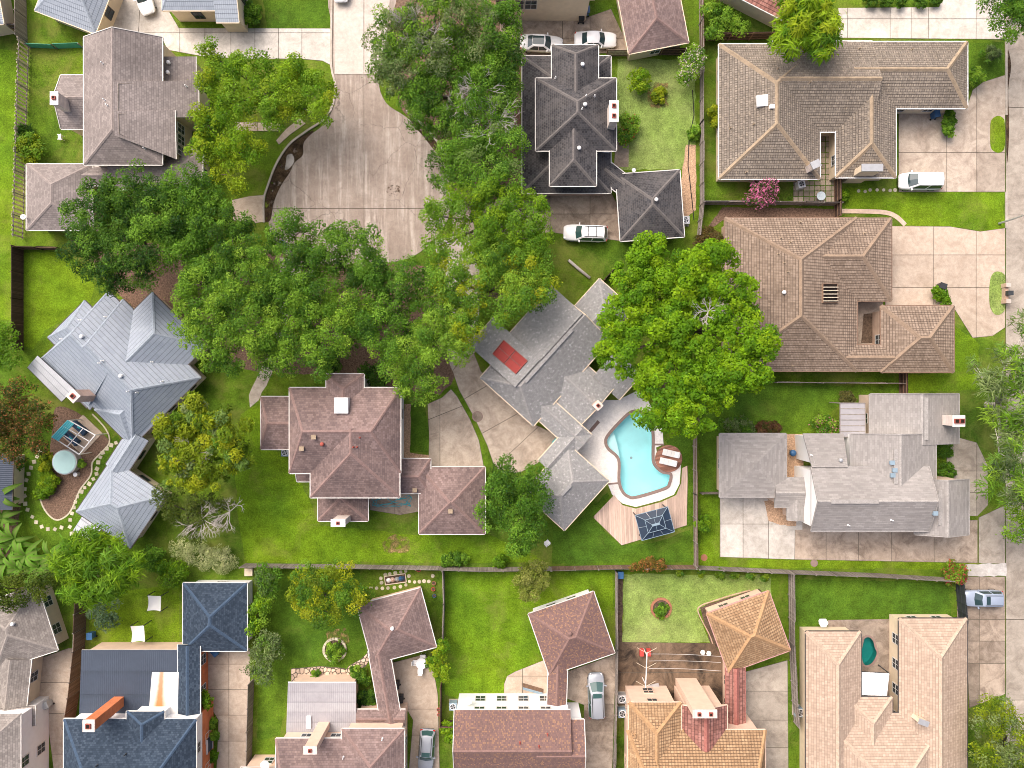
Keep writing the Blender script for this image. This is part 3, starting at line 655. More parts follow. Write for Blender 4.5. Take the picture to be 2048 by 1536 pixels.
sheet('soil_bed', wob([(1290,165),(1335,165),(1335,215),(1300,215)],7,3,10), .016, MAT['dry_patch'], 'worn soil around the yellow shrub', 'stuff')

# swimming pools ------------------------------------------------------
def pool(name, label, outl, floor, water, depth, zw, coping, cw, wall_mat):
    t = thing(name, label, 'pool', P(*outl[0]))
    w = [P(x, y) for x, y in outl]; n = len(w)
    if sum(w[i].x*w[(i+1)%n].y-w[(i+1)%n].x*w[i].y for i in range(n)) < 0: w = w[::-1]
    vs = [(p.x,p.y,-depth) for p in w]+[(p.x,p.y,.06) for p in w]
    fs = [list(f) for f in tri(w)]+[[i,n+i,n+(i+1)%n,(i+1)%n] for i in range(n)]
    obj('basin', vs, fs, MAT[floor], t)
    obj('water', [(p.x,p.y,zw) for p in w], [list(f) for f in tri(w)], MAT[water], t)
    if coping:
        c = strip('coping', None, outl, cw, .07, MAT[coping], .03, True, parent=t)
    return t
MP = pool('swimming_pool', 'free-form turquoise swimming pool with brown coping', POOL, 'pool_floor', 'pool_water', 1.3, -.10, 'coping', .34, 'pool_floor')
ps = [P(x, y) for x, y in curve([(1217,871),(1226,862),(1233,880),(1238,900),(1240,914),(1233,909),(1219,896),(1214,884)],4)]
if sum(ps[i].x*ps[(i+1)%len(ps)].y-ps[(i+1)%len(ps)].x*ps[i].y for i in range(len(ps))) < 0: ps = ps[::-1]
MB().prism([(p.x,p.y) for p in ps], -1.3, -.45).build('step', MAT['pool_step'], MP)
c_ = P(1266,918); MB().cyl((c_.x,c_.y,-1.3), .16, .03, 14).build('drain', MAT['metal_grey'], MP)
pool('swimming_pool', 'small kidney shaped pool of murky green water', POOL2, 'pool_floor_green', 'pool_water_green', 1.0, -.15, 'coping', .25, 'pool_floor_green')
deck = [(1130,800),(1236,800),(1275,781),(1297,803),(1310,830),(1325,860),(1327,889),(1312,895),(1318,925),(1330,936),(1362,930),(1359,968),(1348,989),(1320,1001),(1271,1014),(1245,1007),(1224,989),(1216,969),(1152,901),(1160,875),(1120,830)]
sheet('pool_deck', deck, .028, MAT['pool_deck'], 'white concrete deck around the free-form pool', holes=[POOL])
for a, b in (((1216,968),(1237,966)), ((1307,889),(1328,889))):
    strip('deck_band', 'dark brick band across the white pool deck near the %s' % ('garage corner' if a[0] < 1300 else 'round wooden deck'), [a, b], .2, .02, MAT['coping'], .028)
sheet('deck_band', [(1173,866),(1178,870),(1200,845),(1195,840)], .034, MAT['coping'], 'dark brick inset strip in the pool deck beside the patio roof')
# wooden deck: every board on its own
wd = [(1186,1034),(1228,990),(1245,1010),(1271,1017),(1322,1004),(1352,990),(1362,966),(1364,936),(1375,931),(1373,1050),(1310,1070),(1243,1090)]
bed = sheet('wooden_deck', wd, .06, MAT['wood_brown'], 'light brown boarded deck south of the pool', 'thing'); bed['category'] = 'deck'
vx = Vector((.035, 1)).normalized()
for i in range(48):
    x0 = 1184+i*4.2
    q = clip(clip(wd, (x0, 900), (x0+7, 1100), -1), (x0+3.9, 900), (x0+10.9, 1100), 1)
    if len(q) > 2 and parea(q) > 8:
        w = [P(x, y) for x, y in q]
        if sum(w[k].x*w[(k+1)%len(w)].y-w[(k+1)%len(w)].x*w[k].y for k in range(len(w))) < 0: w = w[::-1]
        MB().prism([(p.x,p.y) for p in w], .05, .12).build('deck_board', MAT['deck_board'], bed)
circ = [(1337+27*math.cos(t*math.pi/16), 917+27*math.sin(t*math.pi/16)) for t in range(32)]
bed = sheet('round_deck', circ, .10, MAT['wood_brown'], 'round reddish wooden deck at the pool edge', 'thing', thick=.09); bed['category'] = 'deck'
for i in range(15):
    c = -27+i*3.6; a = (1337+c*.28, 917+c*.96)
    q = clip(clip(circ, a, (a[0]+.96*10, a[1]-.28*10), 1), (a[0]+.28*3.3, a[1]+.96*3.3), (a[0]+.28*3.3+9.6, a[1]+.96*3.3-2.8), -1)
    if len(q) > 2 and parea(q) > 4:
        w = [P(x, y) for x, y in q]
        if sum(w[k].x*w[(k+1)%len(w)].y-w[(k+1)%len(w)].x*w[k].y for k in range(len(w))) < 0: w = w[::-1]
        MB().prism([(p.x,p.y) for p in w], .09, .15).build('deck_board', MAT['deck_board_red'], bed)

# stepping stones, flagstones ------------------------------------------
def stones(name, label, pts, size, mat, shape='square', seed=1):
    r = random.Random(seed)
    root = strip(name, label, [pts[0], (pts[0][0]+2, pts[0][1]+1)], .2, .02, MAT[mat])
    for x, y in pts:
        c = P(x, y); s = size*r.uniform(.85, 1.1)
        m = MB()
        if shape == 'square': m.box((c.x,c.y,.0), s, s, .05, r.uniform(-.5,.5))
        else: m.cyl((c.x,c.y,.0), s/2, .05, 12)
        m.build('stepping_stone', MAT[mat], root)
    return root
sp = lambda L, ox, oy, s: [(ox+x/s, oy+y/s) for x, y in L]
stones('stepping_path', 'line of square stepping stones curving past the round tub', sp([(1080,398),(1037,420),(995,453),(958,490),(936,533),(916,580),(904,640),(900,687),(870,735),(832,780),(790,815),(760,852),(722,898),(703,948),(690,1000),(672,1055),(655,1115),(652,1180),(670,1243),(702,1290),(745,1320),(800,1342)],0,800,4.653), .42, 'step_stone')
stones('stepping_path', 'ring of square stepping stones on the curved garden lawn', sp([(372,480),(347,527),(320,575),(290,630),(268,687),(246,745),(232,828),(230,893),(236,965),(258,1020),(302,1087),(338,1136),(390,1178),(447,1200),(513,1202),(574,1186)],0,800,4.653), .42, 'step_stone', seed=2)
stones('stepping_path', 'round stepping stones around the garden ornament', sp([(905,140),(950,142),(993,140),(1043,136),(1090,128),(1132,115),(1160,88),(1155,46),(1130,8),(1092,15),(1050,22),(1007,30),(973,36),(938,64),(943,98),(1200,92),(1237,90),(1273,86),(1310,88),(1340,45),(860,138)],520,1140,3.879), .42, 'step_stone', 'round', seed=3)
stones('stepping_path', 'short row of round stepping stones below the tiled chimney', [(1717,382),(1730,383),(1740,380),(1754,380),(1767,380),(1780,381),(1790,380)], .42, 'step_stone', 'round', seed=4)
def flags(name, label, poly, step, seed, mat='stone'):
    r = random.Random(seed); root = sheet(name, poly, .015, MAT['joint'], label)
    xs = [p[0] for p in poly]; ys = [p[1] for p in poly]; pts = []
    y = min(ys)
    while y < max(ys):
        x = min(xs)+r.uniform(0, step)
        while x < max(xs): pts.append((x+r.uniform(-.3,.3)*step, y+r.uniform(-.3,.3)*step)); x += step
        y += step*.9
    for i, p in enumerate(pts):
        q = list(poly)
        for j, o2 in enumerate(pts):
            if i == j or math.hypot(o2[0]-p[0], o2[1]-p[1]) > 2.6*step: continue
            mx, my = (p[0]+o2[0])/2, (p[1]+o2[1])/2; dx, dy = o2[0]-p[0], o2[1]-p[1]
            a, b = (mx, my), (mx-dy, my+dx)
            nx, ny = -(b[1]-a[1]), b[0]-a[0]
            q = clip(q, a, b, 1 if ((p[0]-a[0])*nx+(p[1]-a[1])*ny) > 0 else -1)
            if len(q) < 3: break
        if len(q) < 3 or parea(q) < 14: continue
        q = shrink(q, .9)
        if parea(q) < 8: continue
        w = [P(a, b) for a, b in q]
        if sum(w[k].x*w[(k+1)%len(w)].y-w[(k+1)%len(w)].x*w[k].y for k in range(len(w))) < 0: w = w[::-1]
        MB().prism([(v.x,v.y) for v in w], .0, .05+r.uniform(0,.03)).build('flagstone', MAT[mat], root)
flags('flagstone_patio', 'tan flagstone patio behind the grey flat roof', [(582,1337),(640,1332),(690,1336),(694,1352),(690,1364),(582,1366)], 9, 3)
flags('flagstone_path', 'tan flagstone strip along the maroon garage wall', [(690,1340),(700,1330),(722,1318),(735,1305),(742,1316),(730,1335),(712,1345),(694,1352)], 8, 4)
flags('flagstone_path', 'narrow stone border beside the maroon garage west wall', [(716,1222),(722,1220),(742,1296),(736,1306),(728,1270)], 7, 5)
# ---------------------------------------------------------------- houses
class House:
    def __init__(s, label, c, roof, cap, wall, trim='white_paint', group=None, name='house'):
        s.t = thing(name, label, 'house', P(*c)); s.roof = roof; s.cap = cap; s.wall = wall; s.trim = trim
        s.w = []; s.tris = []; s.n = 0; s.lazy = []
    def wing(s, cx, cy, L, W, ang, ze=2.9, pitch=.45, hips=None, roof=None, cap=None, wall=None, trim=None, over=.45, walls=True, caps=True, win=True):
        i = s.n; s.n += 1
        ze += i*.013
        c = P(cx, cy, ze); k = K(ze); l, w = L*k/2, W*k/2
        a = R(ang); u = Vector((math.cos(a), math.sin(a), 0)); v = Vector((-math.sin(a), math.cos(a), 0))
        if hips is None: hips = (W/2, W/2)
        h0, h1 = hips[0]*k, hips[1]*k
        if h0+h1 > 2*l-.05: f = (2*l-.05)/(h0+h1); h0 *= f; h1 *= f
        zr = ze + w*pitch; Z = Vector((0,0,1))
        pt = lambda x, y, z: Vector((c.x, c.y, 0)) + u*x + v*y + Z*z
        A, B, C, D = pt(-l,-w,ze), pt(l,-w,ze), pt(l,w,ze), pt(-l,w,ze)
        r0, r1 = pt(-l+h0,0,zr), pt(l-h1,0,zr)
        vs = [A,B,C,D,r0,r1]; th = .16
        low = [p - Z*th for p in (A,B,C,D)]
        sl = math.sqrt(1+pitch*pitch); off = i*3.7
        fs = [[0,1,5,4],[2,3,4,5]]
        uv = [[(off,0),(off+2*l,0),(off+2*l-h1,w*sl),(off+h0,w*sl)], [(off,0),(off+2*l,0),(off+2*l-h0,w*sl),(off+h1,w*sl)]]
        if h0 > .05: fs.append([3,0,4]); uv.append([(off,0),(off+2*w,0),(off+w,math.hypot(h0, zr-ze))])
        if h1 > .05: fs.append([1,2,5]); uv.append([(off,0),(off+2*w,0),(off+w,math.hypot(h1, zr-ze))])
        for f in fs:
            q = [vs[j] for j in f]
            s.tris += [(q[0],q[1],q[2])] + ([(q[0],q[2],q[3])] if len(q) == 4 else [])
        vs = vs+low; mi = [0]*len(fs)
        for a0, b0 in ((0,1),(1,2),(2,3),(3,0)): fs.append([a0, a0+6, b0+6, b0]); uv.append([(0,0)]*4); mi.append(1)
        fs.append([9,8,7,6]); uv.append([(0,0)]*4); mi.append(1)
        if h0 <= .05: fs.append([3,0,4]); uv.append([(0,0)]*3); mi.append(1)
        if h1 <= .05: fs.append([1,2,5]); uv.append([(0,0)]*3); mi.append(1)
        tm = MAT[trim or s.trim]
        ro = obj('roof', vs, fs, [MAT[roof or s.roof], tm, MAT[wall or s.wall]], s.t, uv=uv, mi=mi)
        ends = (len(fs)-1-(1 if h1 <= .05 else 0) if h0 <= .05 else None, len(fs)-1 if h1 <= .05 else None)
        s.lazy.append((i, ro, tm, A, B, C, D, r0, r1, u, v, h0, h1, ends))
        if caps:
            cm = MAT[cap or s.cap]; cw = .17 if (roof or s.roof).startswith(('sh','mt')) else .24
            cr = .03 if (roof or s.roof).startswith(('sh','mt')) else .08
            edges = [(r0,r1)]
            if h0 > .05: edges += [(A,r0),(D,r0)]
            if h1 > .05: edges += [(B,r1),(C,r1)]
            for p, q in edges:
                d = q-p
                if d.length < .3: continue
                d.normalize(); sd = d.cross(Z).normalized()
                dr = pitch*cw*(.75 if abs(d.z) > .02 else 1)
                pv = []
                for x in (p, q): pv += [x-sd*cw-Z*(dr-.01), x+Z*cr, x+sd*cw-Z*(dr-.01)]
                obj('ridge_cap', pv, [[0,3,4,1],[1,4,5,2],[0,1,2],[5,4,3]], cm, ro)
        ins = over + i*.004
        wl, ww = l-ins, w-ins
        if walls:
            g0 = l-.14-i*.004 if h0 <= .05 else wl; g1 = l-.14-i*.004 if h1 <= .05 else wl
            zt = ze-.1
            b = [pt(-g0,-ww,-.05),pt(g1,-ww,-.05),pt(g1,ww,-.05),pt(-g0,ww,-.05)]; t = [p+Z*(zt+.05) for p in b]
            wf = [[0,1,5,4],[2,3,7,6]]; wv = b+t
            zp = ze-.1+(ww)*pitch
            for e, (i0,i1) in ((h1,(1,2)),(h0,(3,0))):
                if e <= .05:
                    m = (wv[i0]+wv[i1])/2; wv.append(Vector((m.x,m.y,zp))); wf.append([i0,i1,i1+4,len(wv)-1,i0+4])
                else: wf.append([i0,i1,i1+4,i0+4])
            obj('wall', wv, wf, MAT[wall or s.wall], s.t)
        s.w.append(dict(c=c,u=u,v=v,l=l,w=w,wl=wl,ww=ww,ze=ze,h=(h0,h1),win=win and walls,zr=zr,r=(r0,r1)))
        return ro
    def shed(s, quad, roof=None, wall=None, trim=None, th=.16, walls=True, z0=0., edges=(2,)):
        """single slope; quad = four (px, py, z): two upper corners then two lower ones"""
        q = [P(*p) for p in quad]; Z = Vector((0,0,1))
        n = (q[1]-q[0]).cross(q[2]-q[0])
        if n.z < 0: q = [q[1],q[0],q[3],q[2]]
        L1 = (q[3]-q[2]).length; ud = (q[3]-q[2]).normalized(); vd = (q[0]-q[3]) - ud*(q[0]-q[3]).dot(ud); vd.normalize()
        uvq = [((p-q[2]).dot(ud), (p-q[2]).dot(vd)) for p in q]
        vs = q+[p-Z*th for p in q]
        fs = [[0,1,2,3]]+[[i,i+4,(i+1)%4+4,(i+1)%4] for i in range(4)]+[[7,6,5,4]]
        ro = obj('roof', vs, fs, [MAT[roof or s.roof], MAT[trim or s.trim]], s.t, uv=[uvq]+[[(0,0)]*4]*5, mi=[0]+[1]*5)
        s.tris += [(q[0],q[1],q[2]),(q[0],q[2],q[3])]
        g = MB()
        for i in edges: g.bar(q[i]-Z*.06, q[(i+1)%4]-Z*.06, .12, .13)
        g.build('fascia', MAT[trim or s.trim], ro)
        if walls:
            m = sum(q, Vector())/4; b = []
            for p in q:
                d = Vector((m.x-p.x, m.y-p.y, 0)); d = d.normalized()*min(.5, d.length*.3); b.append(p+d-Z*.12)
            vv = b+[Vector((p.x,p.y,z0)) for p in b]
            obj('wall', vv, [[i+4,(i+1)%4+4,(i+1)%4,i] for i in range(4)], MAT[wall or s.wall], s.t)
        return ro
    def hit(s, px, py):
        o = Vector((0,0,HC)); d = (P(px,py,0)-o).normalized(); best = None
        for a,b,c in s.tris:
            h = intersect_ray_tri(a,b,c,d,o,True)
            if h is not None and (best is None or h.z > best[0].z):
                n = (b-a).cross(c-a).normalized(); best = (h, n if n.z > 0 else -n)
        return best or (P(px,py,3), Vector((0,0,1)))
    def vents(s, L, kind='pipe', mat='metal_white'):
        for x, y in L:
            h, n = s.hit(x, y); m = MB()
            if kind == 'pipe':
                m.cyl(h-Vector((0,0,.1)), .13, .14, 10, r2=.09); m.cyl(h, .06, .42, 8)
            elif kind == 'dome':
                m.lathe(h-Vector((0,0,.1)), [(.17,0),(.16,.2),(.20,.24),(.22,.34),(.16,.44),(.05,.48)], 14)
            elif kind == 'box':
                m.box(h-Vector((0,0,.1)), .42, .38, .3)
                m.box(h+Vector((0,0,.2)), .5, .46, .05)
            m.build('roof_vent', MAT[mat], s.t)
    def skylight(s, quad, mat='sky_glass', frame='metal_white', label=None, split=(1,1), fr=.07):
        hs = [s.hit(x, y) for x, y in quad]; n = hs[0][1]
        n = sum((h[1] for h in hs), Vector()).normalized(); q = [h[0]+n*.06 for h in hs]
        f = MB()
        for i in range(4): f.bar(q[i], q[(i+1)%4], fr, .22, up=n)
        o = f.build('skylight', MAT[frame], s.t)
        if label: o['label'] = label
        lerp = lambda a, b: q[0].lerp(q[1], a).lerp(q[3].lerp(q[2], a), b)
        g = .012
        for i in range(split[0]):
            for j in range(split[1]):
                a0,a1,b0,b1 = i/split[0]+g,(i+1)/split[0]-g,j/split[1]+g,(j+1)/split[1]-g
                c = [lerp(a0,b0),lerp(a1,b0),lerp(a1,b1),lerp(a0,b1)]; t = [p+n*.06 for p in c]
                obj('pane', c+t, [[0,1,2,3],[4,5,6,7],[0,1,5,4],[1,2,6,5],[2,3,7,6],[3,0,4,7]], MAT[mat], o)
    def chimney(s, px, py, w, l, ztop, ang=0, mat='brick_tan', cap='white_paint', flues=1, z0=0., capo=.08):
        c = P(px, py, ztop); k = K(ztop); w *= k; l *= k; a = R(ang)
        m = MB().box((c.x,c.y,z0), w, l, ztop-z0-.12, a); ch = m.build('chimney', MAT[mat], s.t)
        MB().box((c.x,c.y,ztop-.12), w+capo*2, l+capo*2, .12, a).build('chimney_cap', MAT[cap], ch)
        for i in range(flues):
            t = (i-(flues-1)/2)*max(w,l)/2
            dx, dy = (t*math.cos(a), t*math.sin(a)) if w >= l else (-t*math.sin(a), t*math.cos(a))
            f = min(w,l)*.38
            MB().box((c.x+dx,c.y+dy,ztop-.02), f+.1, f+.1, .18, a).build('flue', MAT['flue'], ch)
            MB().box((c.x+dx,c.y+dy,ztop+.165), f-.04, f-.04, .006, a).build('flue_opening', MAT['soot_shade'], ch)
    def window(s, c, t, n, w, h, frame='white_paint', panes=2, glass='window_glass'):
        """c = middle of the window on the wall, t along the wall, n outwards"""
        f = MB(); Z = Vector((0,0,1)); b = .07
        for sx in (-1, 1): f.bar(c+t*sx*w/2-Z*h/2, c+t*sx*w/2+Z*h/2, b, .1, up=n)
        for sz in (-1, 1): f.bar(c+Z*sz*h/2-t*w/2, c+Z*sz*h/2+t*w/2, b, .1, up=n)
        for i in range(1, panes): x = -w/2+w*i/panes; f.bar(c+t*x-Z*h/2, c+t*x+Z*h/2, .045, .09, up=n)
        f.bar(c-t*w/2, c+t*w/2, .04, .085, up=n)
        o = f.build('window', MAT[frame], s.t)
        MB().bar(c-t*w/2, c+t*w/2, h, .04, up=n).build('pane', MAT[glass], o)
    def inside(s, p, skip, z):
        for i, q in enumerate(s.w):
            if i == skip: continue
            d = p-q['c']; x, y = d.dot(q['u']), d.dot(q['v'])
            if abs(x) < q['l']+.1 and abs(y) < q['w']+.1 and q['zr'] > z: return True
        return False
    def trims(s):
        """gutters and rake boards, left out where an end is buried in another roof"""
        gw = .095; Z = Vector((0,0,1))
        for i, ro, tm, A, B, C, D, r0, r1, u, v, h0, h1, ends in s.lazy:
            g = MB()
            for p, q, e in ((A,B,-v),(B,C,u),(C,D,v),(D,A,-u)):
                gable = (e == u and h1 <= .05) or (e == -u and h0 <= .05); o2 = e*gw*.45
                if gable:
                    r = r1 if e == u else r0
                    pi = ends[1] if e == u else ends[0]
                    if s.inside(r-Z*.3, i, r.z-.6): ro.data.polygons[pi].material_index = 0; continue
                    ro.data.polygons[pi].material_index = 2
                    for x in (p, q): g.bar(x+o2-Z*.03, r+o2-Z*.01, gw*.8, .16)
                else: g.bar(p+o2-Z*.06, q+o2-Z*.06, gw, .12)
            if g.v: g.build('fascia', tm, ro)
    def windows(s, frame='white_paint', every=3.2, facing=True, w=1.1):
        """windows along the outer walls"""
        s.trims()
        for i, q in enumerate(s.w):
            if not q['win']: continue
            for n, t, half, run, hip in ((q['v'],q['u'],q['ww'],q['wl'],1),(-q['v'],q['u'],q['ww'],q['wl'],1),(q['u'],q['v'],q['wl'] if q['h'][1]>.05 else q['l']-.12,q['ww'],1),(-q['u'],q['v'],q['wl'] if q['h'][0]>.05 else q['l']-.12,q['ww'],1)):
                m = Vector((q['c'].x,q['c'].y,0))+n*half
                if facing and n.dot(Vector((-m.x,-m.y,0)).normalized()) < .15: continue
                k = int(2*run/every)
                for j in range(k):
                    x = (j+.5-k/2)*every
                    for zc in ([1.45, 4.15] if q['ze'] > 4.8 else [1.45]):
                        c = m+t*x
                        if s.inside(Vector((c.x,c.y,q['c'].z))+n*.25, i, zc-1.2): continue
                        s.window(Vector((c.x,c.y,zc))+n*.03, t, n, w, 1.35, frame)

A = House('taupe shingled two-storey house with stepped east roof and a west chimney', (246,230), 'sh_taupe', 'cap_taupe', 'cream')
A.wing(246,202,255,157,90,5.0,.5,(58,0))
A.shed([(226,163,7.17),(227,236,7.17),(398,234,3.9),(397,161,3.9)])
A.shed([(227,222,7.22),(228,270,7.22),(352,318,4.95),(350,220,4.95)])
A.shed([(320,113,4.2),(320,166,4.2),(392,166,2.9),(392,113,2.9)])
A.wing(165,204,86,108,0,3.6,.45,(0,0))
A.wing(315,339,180,80,0,2.9,.45,(0,38))
A.wing(119,394,132,132,90,2.8,.4,(48,48))
A.wing(200,352,70,38,0,2.7,.45,(0,0), walls=False)
A.chimney(108,196,14,24,6.6,0,'brick_pale','white_paint',1)
A.vents([(206,127),(210,200),(215,211),(290,297),(373,173)],'pipe'); A.vents([(338,126),(337,146)],'dome')
A.windows()
m_ = P(366,272,3.6)
for dy in (-14,8,30): A.window(P(360,272+dy,3.4)+Vector((.1,0,0)), Vector((0,1,0)), Vector((1,0,0)), 1.0, 1.6)

B = House('slate blue roofed house with cream walls at the top left edge', (380,10), 'mt_slate', 'cap_slate', 'cream', 'cream')
B.wing(150,-8,130,112,-21,2.9,.4,(40,40)); B.wing(382,-32,116,106,0,3.3,.4,(30,30)); B.wing(455,-20,46,130,0,3.1,.3,(0,0)); B.windows('dark_trim')

C = House('charcoal shingled house with two-storey hipped roofs and square garage', (1133,249), 'sh_char', 'cap_char', 'brick_pink', 'white_paint')
C.wing(1133,249,274,177,90,2.9,.42,(80,80))
C.wing(1152,229,145,161,90,5.2,.5,(62,62), wall='siding_white')
C.wing(1150,145,110,93,90,5.2,.5,(0,28), wall='siding_white')
C.wing(1146,301,142,93,90,5.2,.5,(45,0), wall='siding_white')
C.wing(1300,411,134,128,94,2.9,.45,(62,62))
C.wing(1232,358,60,40,-38,2.8,.42,(0,0), walls=False)
C.chimney(1228,222,16,40,8.0,0,'brick_pale','white_paint',2)
C.vents([(1165,130),(1158,297),(1312,400)],'dome'); C.vents([(1172,192),(1189,193),(1164,218),(1111,156)],'pipe'); C.vents([(1170,210)],'dome')
C.windows()

D = House('cream walled two-storey house with maroon roofs at the top edge', (1090,40), 'sh_maroon', 'cap_maroon', 'cream', 'cream')
D.wing(1087,-72,206,140,0,5.5,.45,(60,60))
D.wing(1300,6,184,122,-79,2.9,.42,(0,48))
D.w[0]['win'] = False; D.windows('white_paint')
q_ = D.w[0]
for x_ in (1004,1036,1062): D.window(Vector(((x_-1024)*K(3.8), q_['c'].y-q_['ww']-.03, 3.7)), Vector((1,0,0)), Vector((0,-1,0)), 1.3, 2.0)

E = House('long brown tiled house with pale ridge caps and a narrow courtyard', (1640,220), 'tl_brown', 'cap_tan', 'cream', 'metal_white')
E.wing(1539,223,270,202,90,2.8,.42,(95,95)); E.wing(1645,173,200,181,0,2.8,.42,(0,0)); E.wing(1815,150,240,133,0,2.8,.42,(0,56)); E.wing(1732,254,202,120,90,2.8,.42,(60,0))
E.chimney(1632,328,16,12,4.9,25,'brick_pale','metal_grey',0); E.chimney(1745,335,40,12,4.9,0,'cream','metal_grey',0)
E.vents([(1555,138),(1620,165),(1718,98),(1823,100),(1460,257),(1507,249),(1492,345)],'pipe','cap_tan'); E.vents([(1543,214)],'box')
E.vents([(1520,196)],'box'); a_ = E.hit(1526,202)[0]; MB().box(a_-Vector((0,0,.15)), 1.4, 1.2, .35, .1).build('roof_box', MAT['metal_white'], E.t)
E.windows()

F = House('red brown tiled house with an open rafter bay and side garage', (1640,590), 'tl_red_brown', 'cap_red', 'brick_tan', 'brown_trim')
F.wing(1582,589,306,265,90,2.8,.4,(105,92)); F.wing(1680,519,206,165,0,2.8,.4,(0,72)); F.wing(1748,716,136,52,0,2.8,.4,(0,0)); F.wing(1835,678,146,133,0,2.8,.42,(64,64))
F.vents([(1556,508),(1568,526),(1575,544),(1561,476),(1580,485),(1600,445),(1728,467),(1585,732)],'pipe','cap_tan'); F.vents([(1567,585)],'dome')
h_, n_ = F.hit(1658, 587)
F.skylight([(1644,568),(1673,568),(1673,606),(1644,606)], 'soot_shade', 'brown_trim', 'dark open bay in the tiles with bare pale rafters', (1,1))  # solid near-black pane paints in the shade inside the open bay
hs = [F.hit(x, y)[0] + n_*.22 for x, y in [(1644,568),(1673,568),(1673,606),(1644,606)]]
for t in (.18,.36,.54,.72,.9): MB().bar(hs[0].lerp(hs[3], t), hs[1].lerp(hs[2], t), .09, .09).build('rafter', MAT['wood_pale'], F.t)
F.windows()

Gh = House('greige shingled house with tall white west gable and a north wing', (1720,950), 'sh_greige', 'cap_greige', 'stucco', 'cap_greige')
Gh.wing(1829,838,100,178,90,3.5,.33,(0,0)); Gh.wing(1740,998,235,129,0,5.0,.5,(0,0), wall='siding_white')
Gh.wing(1787,930,124,170,90,4.4,.34,(0,0), wall='siding_white')
Gh.wing(1884,1014,110,108,90,4.3,.4,(0,0)); Gh.wing(1506,931,127,133,90,2.8,.16,(62,62), caps=False)
Gh.wing(1580,985,62,58,0,2.75,.3,(0,0)); Gh.wing(1592,1010,60,34,90,2.7,.3,(0,0))
Gh.shed([(1624,934,5.2),(1696,934,5.2),(1687,868,3.4),(1606,868,3.4)], wall='siding_white')
Gh.chimney(1918,842,22,20,6.2,0,'brick_pale','white_paint',2)
Gh.vents([(1783,925),(1788,940),(1784,950),(1869,1026)],'box','ac_blue'); Gh.vents([(1622,910),(1696,1050),(1782,1040)],'pipe'); Gh.vents([(1680,920)],'dome','metal_grey')
for (x0,y0),(x1,y1) in (((1662,1003),(1757,1003)),((1791,898),(1791,968)),((1852,795),(1852,880)),((1880,980),(1880,1050))):
    a_ = Gh.hit(x0,y0)[0]; b_ = Gh.hit(x1,y1)[0]
    MB().bar(a_+Vector((0,0,.04)), b_+Vector((0,0,.04)), .42, .08).build('ridge_vent', MAT['sh_greige'] if False else MAT['cap_greige'], Gh.t)
Gh.windows()

# the grey house in the middle lies turned by 48 degrees
HU, HV = (.669,-.743), (.743,.669)
def uvp(u, v): return (u*HU[0]+v*HV[0], u*HU[1]+v*HV[1])
Hh = House('speckled grey shingled house with red skylight beside the pool', (1080,760), 'sh_grey', 'cap_grey', 'brick_tan', 'cream')
def hw(u0,u1,v0,v1,axis,ze,pitch,hips,**k):
    c = uvp((u0+u1)/2,(v0+v1)/2)
    if axis == 'u': Hh.wing(c[0],c[1],u1-u0,v1-v0,48,ze,pitch,hips,**k)
    else: Hh.wing(c[0],c[1],v1-v0,u1-u0,48-90,ze,pitch,hips,**k)
hw(81,310,1219,1363,'u',2.9,.48,(42,0)); hw(270,388,1264,1358,'u',2.9,.48,(0,40))
def hs_(u0,u1,v0,v1,z0,z1,**k): Hh.shed([uvp(u0,v0)+(z0,), uvp(u1,v0)+(z0,), uvp(u1,v1)+(z1,), uvp(u0,v1)+(z1,)], **k)
hs_(114,188,1284,1158,4.87,2.75); hs_(188,314,1286,1203,4.95,2.8)
hw(146,243,1320,1432,'v',2.6,.3,(0,0)); hs_(234,303,1385,1456,3.0,2.5,walls=False)
hw(96,146,1335,1462,'v',2.7,.4,(0,0)); hw(36,142,1416,1461,'u',2.72,.4,(0,0)); hw(-33,100,1437,1549,'u',2.8,.45,(48,48))
c_ = uvp(196,1432); Hh.chimney(1196,811,13,13,5.2,45,'brick_pink','brick_pale',1); MB().box(P(1196,811,5.2)*1.0-Vector((0,0,5.2)), .01,.01,.01).build('vent_pin', MAT['metal_dark'], Hh.t) if False else None
Hh.skylight([(986,708),(1008,681),(1055,722),(1032,748)], 'red_glass', 'flue', 'long red tinted skylight on the west slope', (2,2), .05)
Hh.vents([(1140,690)],'pipe','metal_grey')
for k_ in (0, len(Hh.w)-1):
    a_, b_ = Hh.w[k_]['r']; MB().bar(a_.lerp(b_,.06)+Vector((0,0,.05)), a_.lerp(b_,.8)+Vector((0,0,.05)), .4, .08).build('ridge_vent', MAT['cap_grey'], Hh.t)
Hh.windows()

I = House('maroon shingled two-storey house with white skylight and square garage', (690,861), 'sh_maroon', 'cap_maroon', 'siding_white', 'white_paint')
I.wing(690,861,222,171,0,5.4,.46,(38,52)); I.wing(690,806,116,75,90,5.4,.46,(0,30)); I.wing(710,925,140,178,90,5.4,.44,(92,0))
I.wing(562,846,80,105,0,2.9,.42,(20,0)); I.wing(612,945,36,36,0,2.8,.4,(0,0)); I.wing(686,1000,84,100,90,2.9,.4,(50,0))
I.wing(826,952,70,69,0,2.9,.42,(0,22)); I.wing(904,1001,132,134,0,2.8,.42,(64,64))
I.chimney(676,1046,26,12,6.0,0,'brick_pale','metal_white',1)
a_ = P(682,811,7.0); MB().box((a_.x,a_.y,5.6), 1.45, 1.65, 1.35).build('roof_box', MAT['metal_white'], I.t); MB().box((a_.x,a_.y,6.95), 1.25, 1.45, .05).build('skylight', MAT['sky_glass'], I.t)
I.vents([(628,874),(604,897),(830,980),(901,1022)],'box','cap_tan'); I.vents([(720,875),(707,894),(714,894)],'pipe','flue'); I.vents([(645,888)],'dome','flue')
I.windows()

